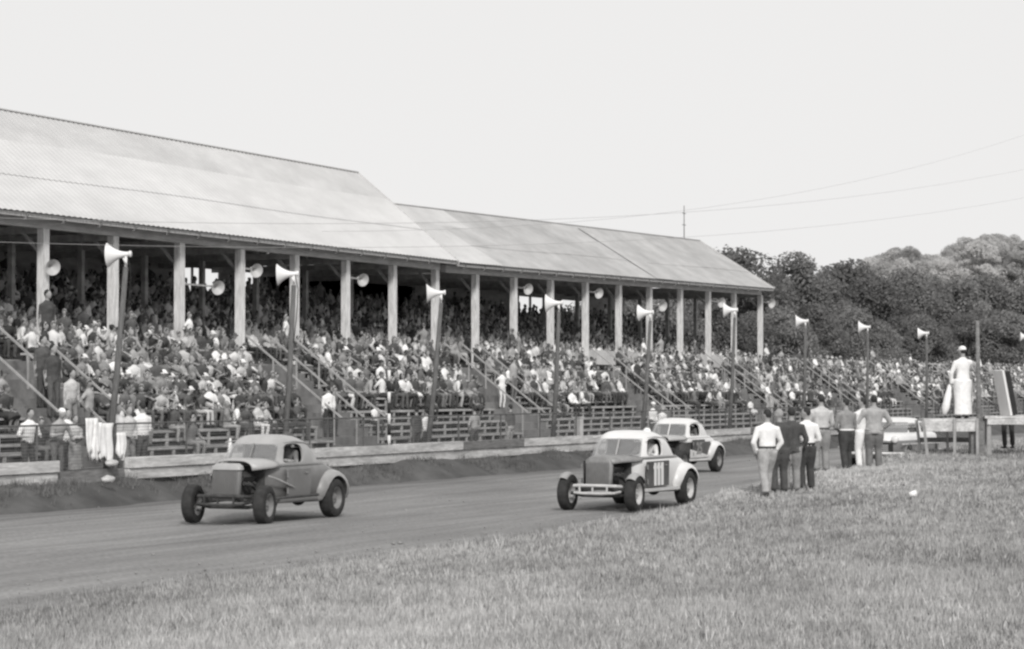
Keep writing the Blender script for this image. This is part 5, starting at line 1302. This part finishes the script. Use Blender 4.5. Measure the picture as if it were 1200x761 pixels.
def sedan(loc, rz):
    t = empty('parked_car', loc, rz, 'two tone sedan with white roof, parked beyond the infield men', 'car')
    lo = layers([(.26, .70, -4.05, .80), (.32, .84, -4.20, .90), (.55, .92, -4.32, .95), (.74, .90, -4.34, .955), (.84, .84, -4.30, .94)], 64, 5.5)
    b = part(lo, 'body', M['sedan_side'], t, True, 50)
    part(layers([(.843, .85, -4.30, .945), (.95, .82, -4.28, .935), (1.02, .70, -4.2, .90), (1.06, .45, -4.05, .82), (1.075, .1, -3.8, .70)], 64, 4.2), 'upper_body', M['car_white'], t, True, 50)
    cab = layers([(1.02, -.62, -3.45, .80), (1.09, -.78, -3.30, .79), (1.25, -1.02, -3.05, .75), (1.38, -1.20, -2.86, .70), (1.46, -1.34, -2.72, .64), (1.52, -1.55, -2.50, .52), (1.545, -1.8, -2.25, .3)], 64, 4.0, cap_bottom=False)
    cut = [rprism([(-.98, 1.05), (-1.98, 1.05), (-1.98, 1.38), (-1.22, 1.38)], 'y', -1.2, 1.2, .06), rprism([(-2.06, 1.05), (-2.95, 1.05), (-2.78, 1.38), (-2.06, 1.38)], 'y', -1.2, 1.2, .06),
           rprism([(-.66, 1.06), (.66, 1.06), (.58, 1.40), (-.58, 1.40)], 'x', -1.5, -.2, .08), rprism([(-.62, 1.08), (.62, 1.08), (.54, 1.36), (-.54, 1.36)], 'x', -3.8, -2.7, .08)]
    put(shell(cab, [M['car_white'], M['cloth3']], cut), 'cabin', t)
    part(MB().add([(-.78, -.68, 1.04), (-.78, .68, 1.04), (-1.2, .6, 1.40), (-1.2, -.6, 1.40)], [(0, 1, 2, 3)]), 'windscreen', M['glass_sedan'], t, False)
    part(MB().box((-1.7, 0, 1.05), (.18, 1.3, .3)).box((-2.75, 0, 1.05), (.18, 1.3, .3)), 'seat', M['cloth2'], t, False)
    part(MB().tube([(.72, -.95, .44), (.98, -.84, .44), (1.05, -.4, .45), (1.06, 0, .45), (1.05, .4, .45), (.98, .84, .44), (.72, .95, .44)], [(.05, .075)] * 7, 10, side=(0, 0, 1)), 'front_bumper', M['chrome'], t)
    part(MB().tube([(-4.1, -.95, .44), (-4.40, -.84, .44), (-4.46, 0, .45), (-4.40, .84, .44), (-4.1, .95, .44)], [(.05, .075)] * 5, 10, side=(0, 0, 1)), 'rear_bumper', M['chrome'], t)
    gb = MB()
    for k in range(4): gb.box((.93, 0, .54 + .055 * k), (.03, 1.1, .018))
    part(gb, 'grille', M['chrome'], t, False)
    part(MB().box((.915, 0, .62), (.02, 1.40, .34)), 'grille_opening', M['black'], t, False)
    for sg in (1, -1):
        h = part(MB().lathe([(-.06, .11), (.02, .11), (.03, .095)], (.86, sg * .74, .89), (1, 0, 0), 20), 'headlight', M['chrome'], t)
        part(MB().lathe([(.025, .095), (.045, .06), (.05, 0)], (.86, sg * .74, .89), (1, 0, 0), 20), 'lens', M['white'], h)
        part(MB().bar((.75, sg * .962, .74), (-4.2, sg * .962, .70), .02, .04), 'side_moulding', M['chrome'], t, False)
        for x0, x1 in ((-.85, -1.98), (-2.02, -3.1)):
            d = part(MB().box(((x0 + x1) / 2, sg * .954, .60), (x0 - x1, .012, .44)), 'door', M['sedan_side'], t, False)
            part(MB().tube([(x1 + .2, sg * .968, .80), (x1 + .06, sg * .975, .80)], .014, 6), 'handle', M['chrome'], d)
        part(arc_fender(0, .34, sg * .86, sg * .975, .42, 10, 170, .01), 'wheel_arch', M['sedan_side'], t, True, 60)
        part(arc_fender(-3.0, .34, sg * .86, sg * .975, .42, 10, 170, .01), 'wheel_arch', M['sedan_side'], t, True, 60)
        wheel(t, 0, sg * .86, .345, .19, M['chrome']); wheel(t, -3.0, sg * .86, .345, .19, M['chrome'])
    part(MB().tube([(-1.6, -.25, 1.52), (-1.6, -.25, 1.62)], .05, 10).ell((-1.6, -.25, 1.64), (.07, .07, .06), 0, 10, 6), 'roof_lamp', M['steel'], t)
    return t
sedan(W(20.35, 74.3, 0), R(-90) + R(-1))
print('objects', len(bpy.data.objects))
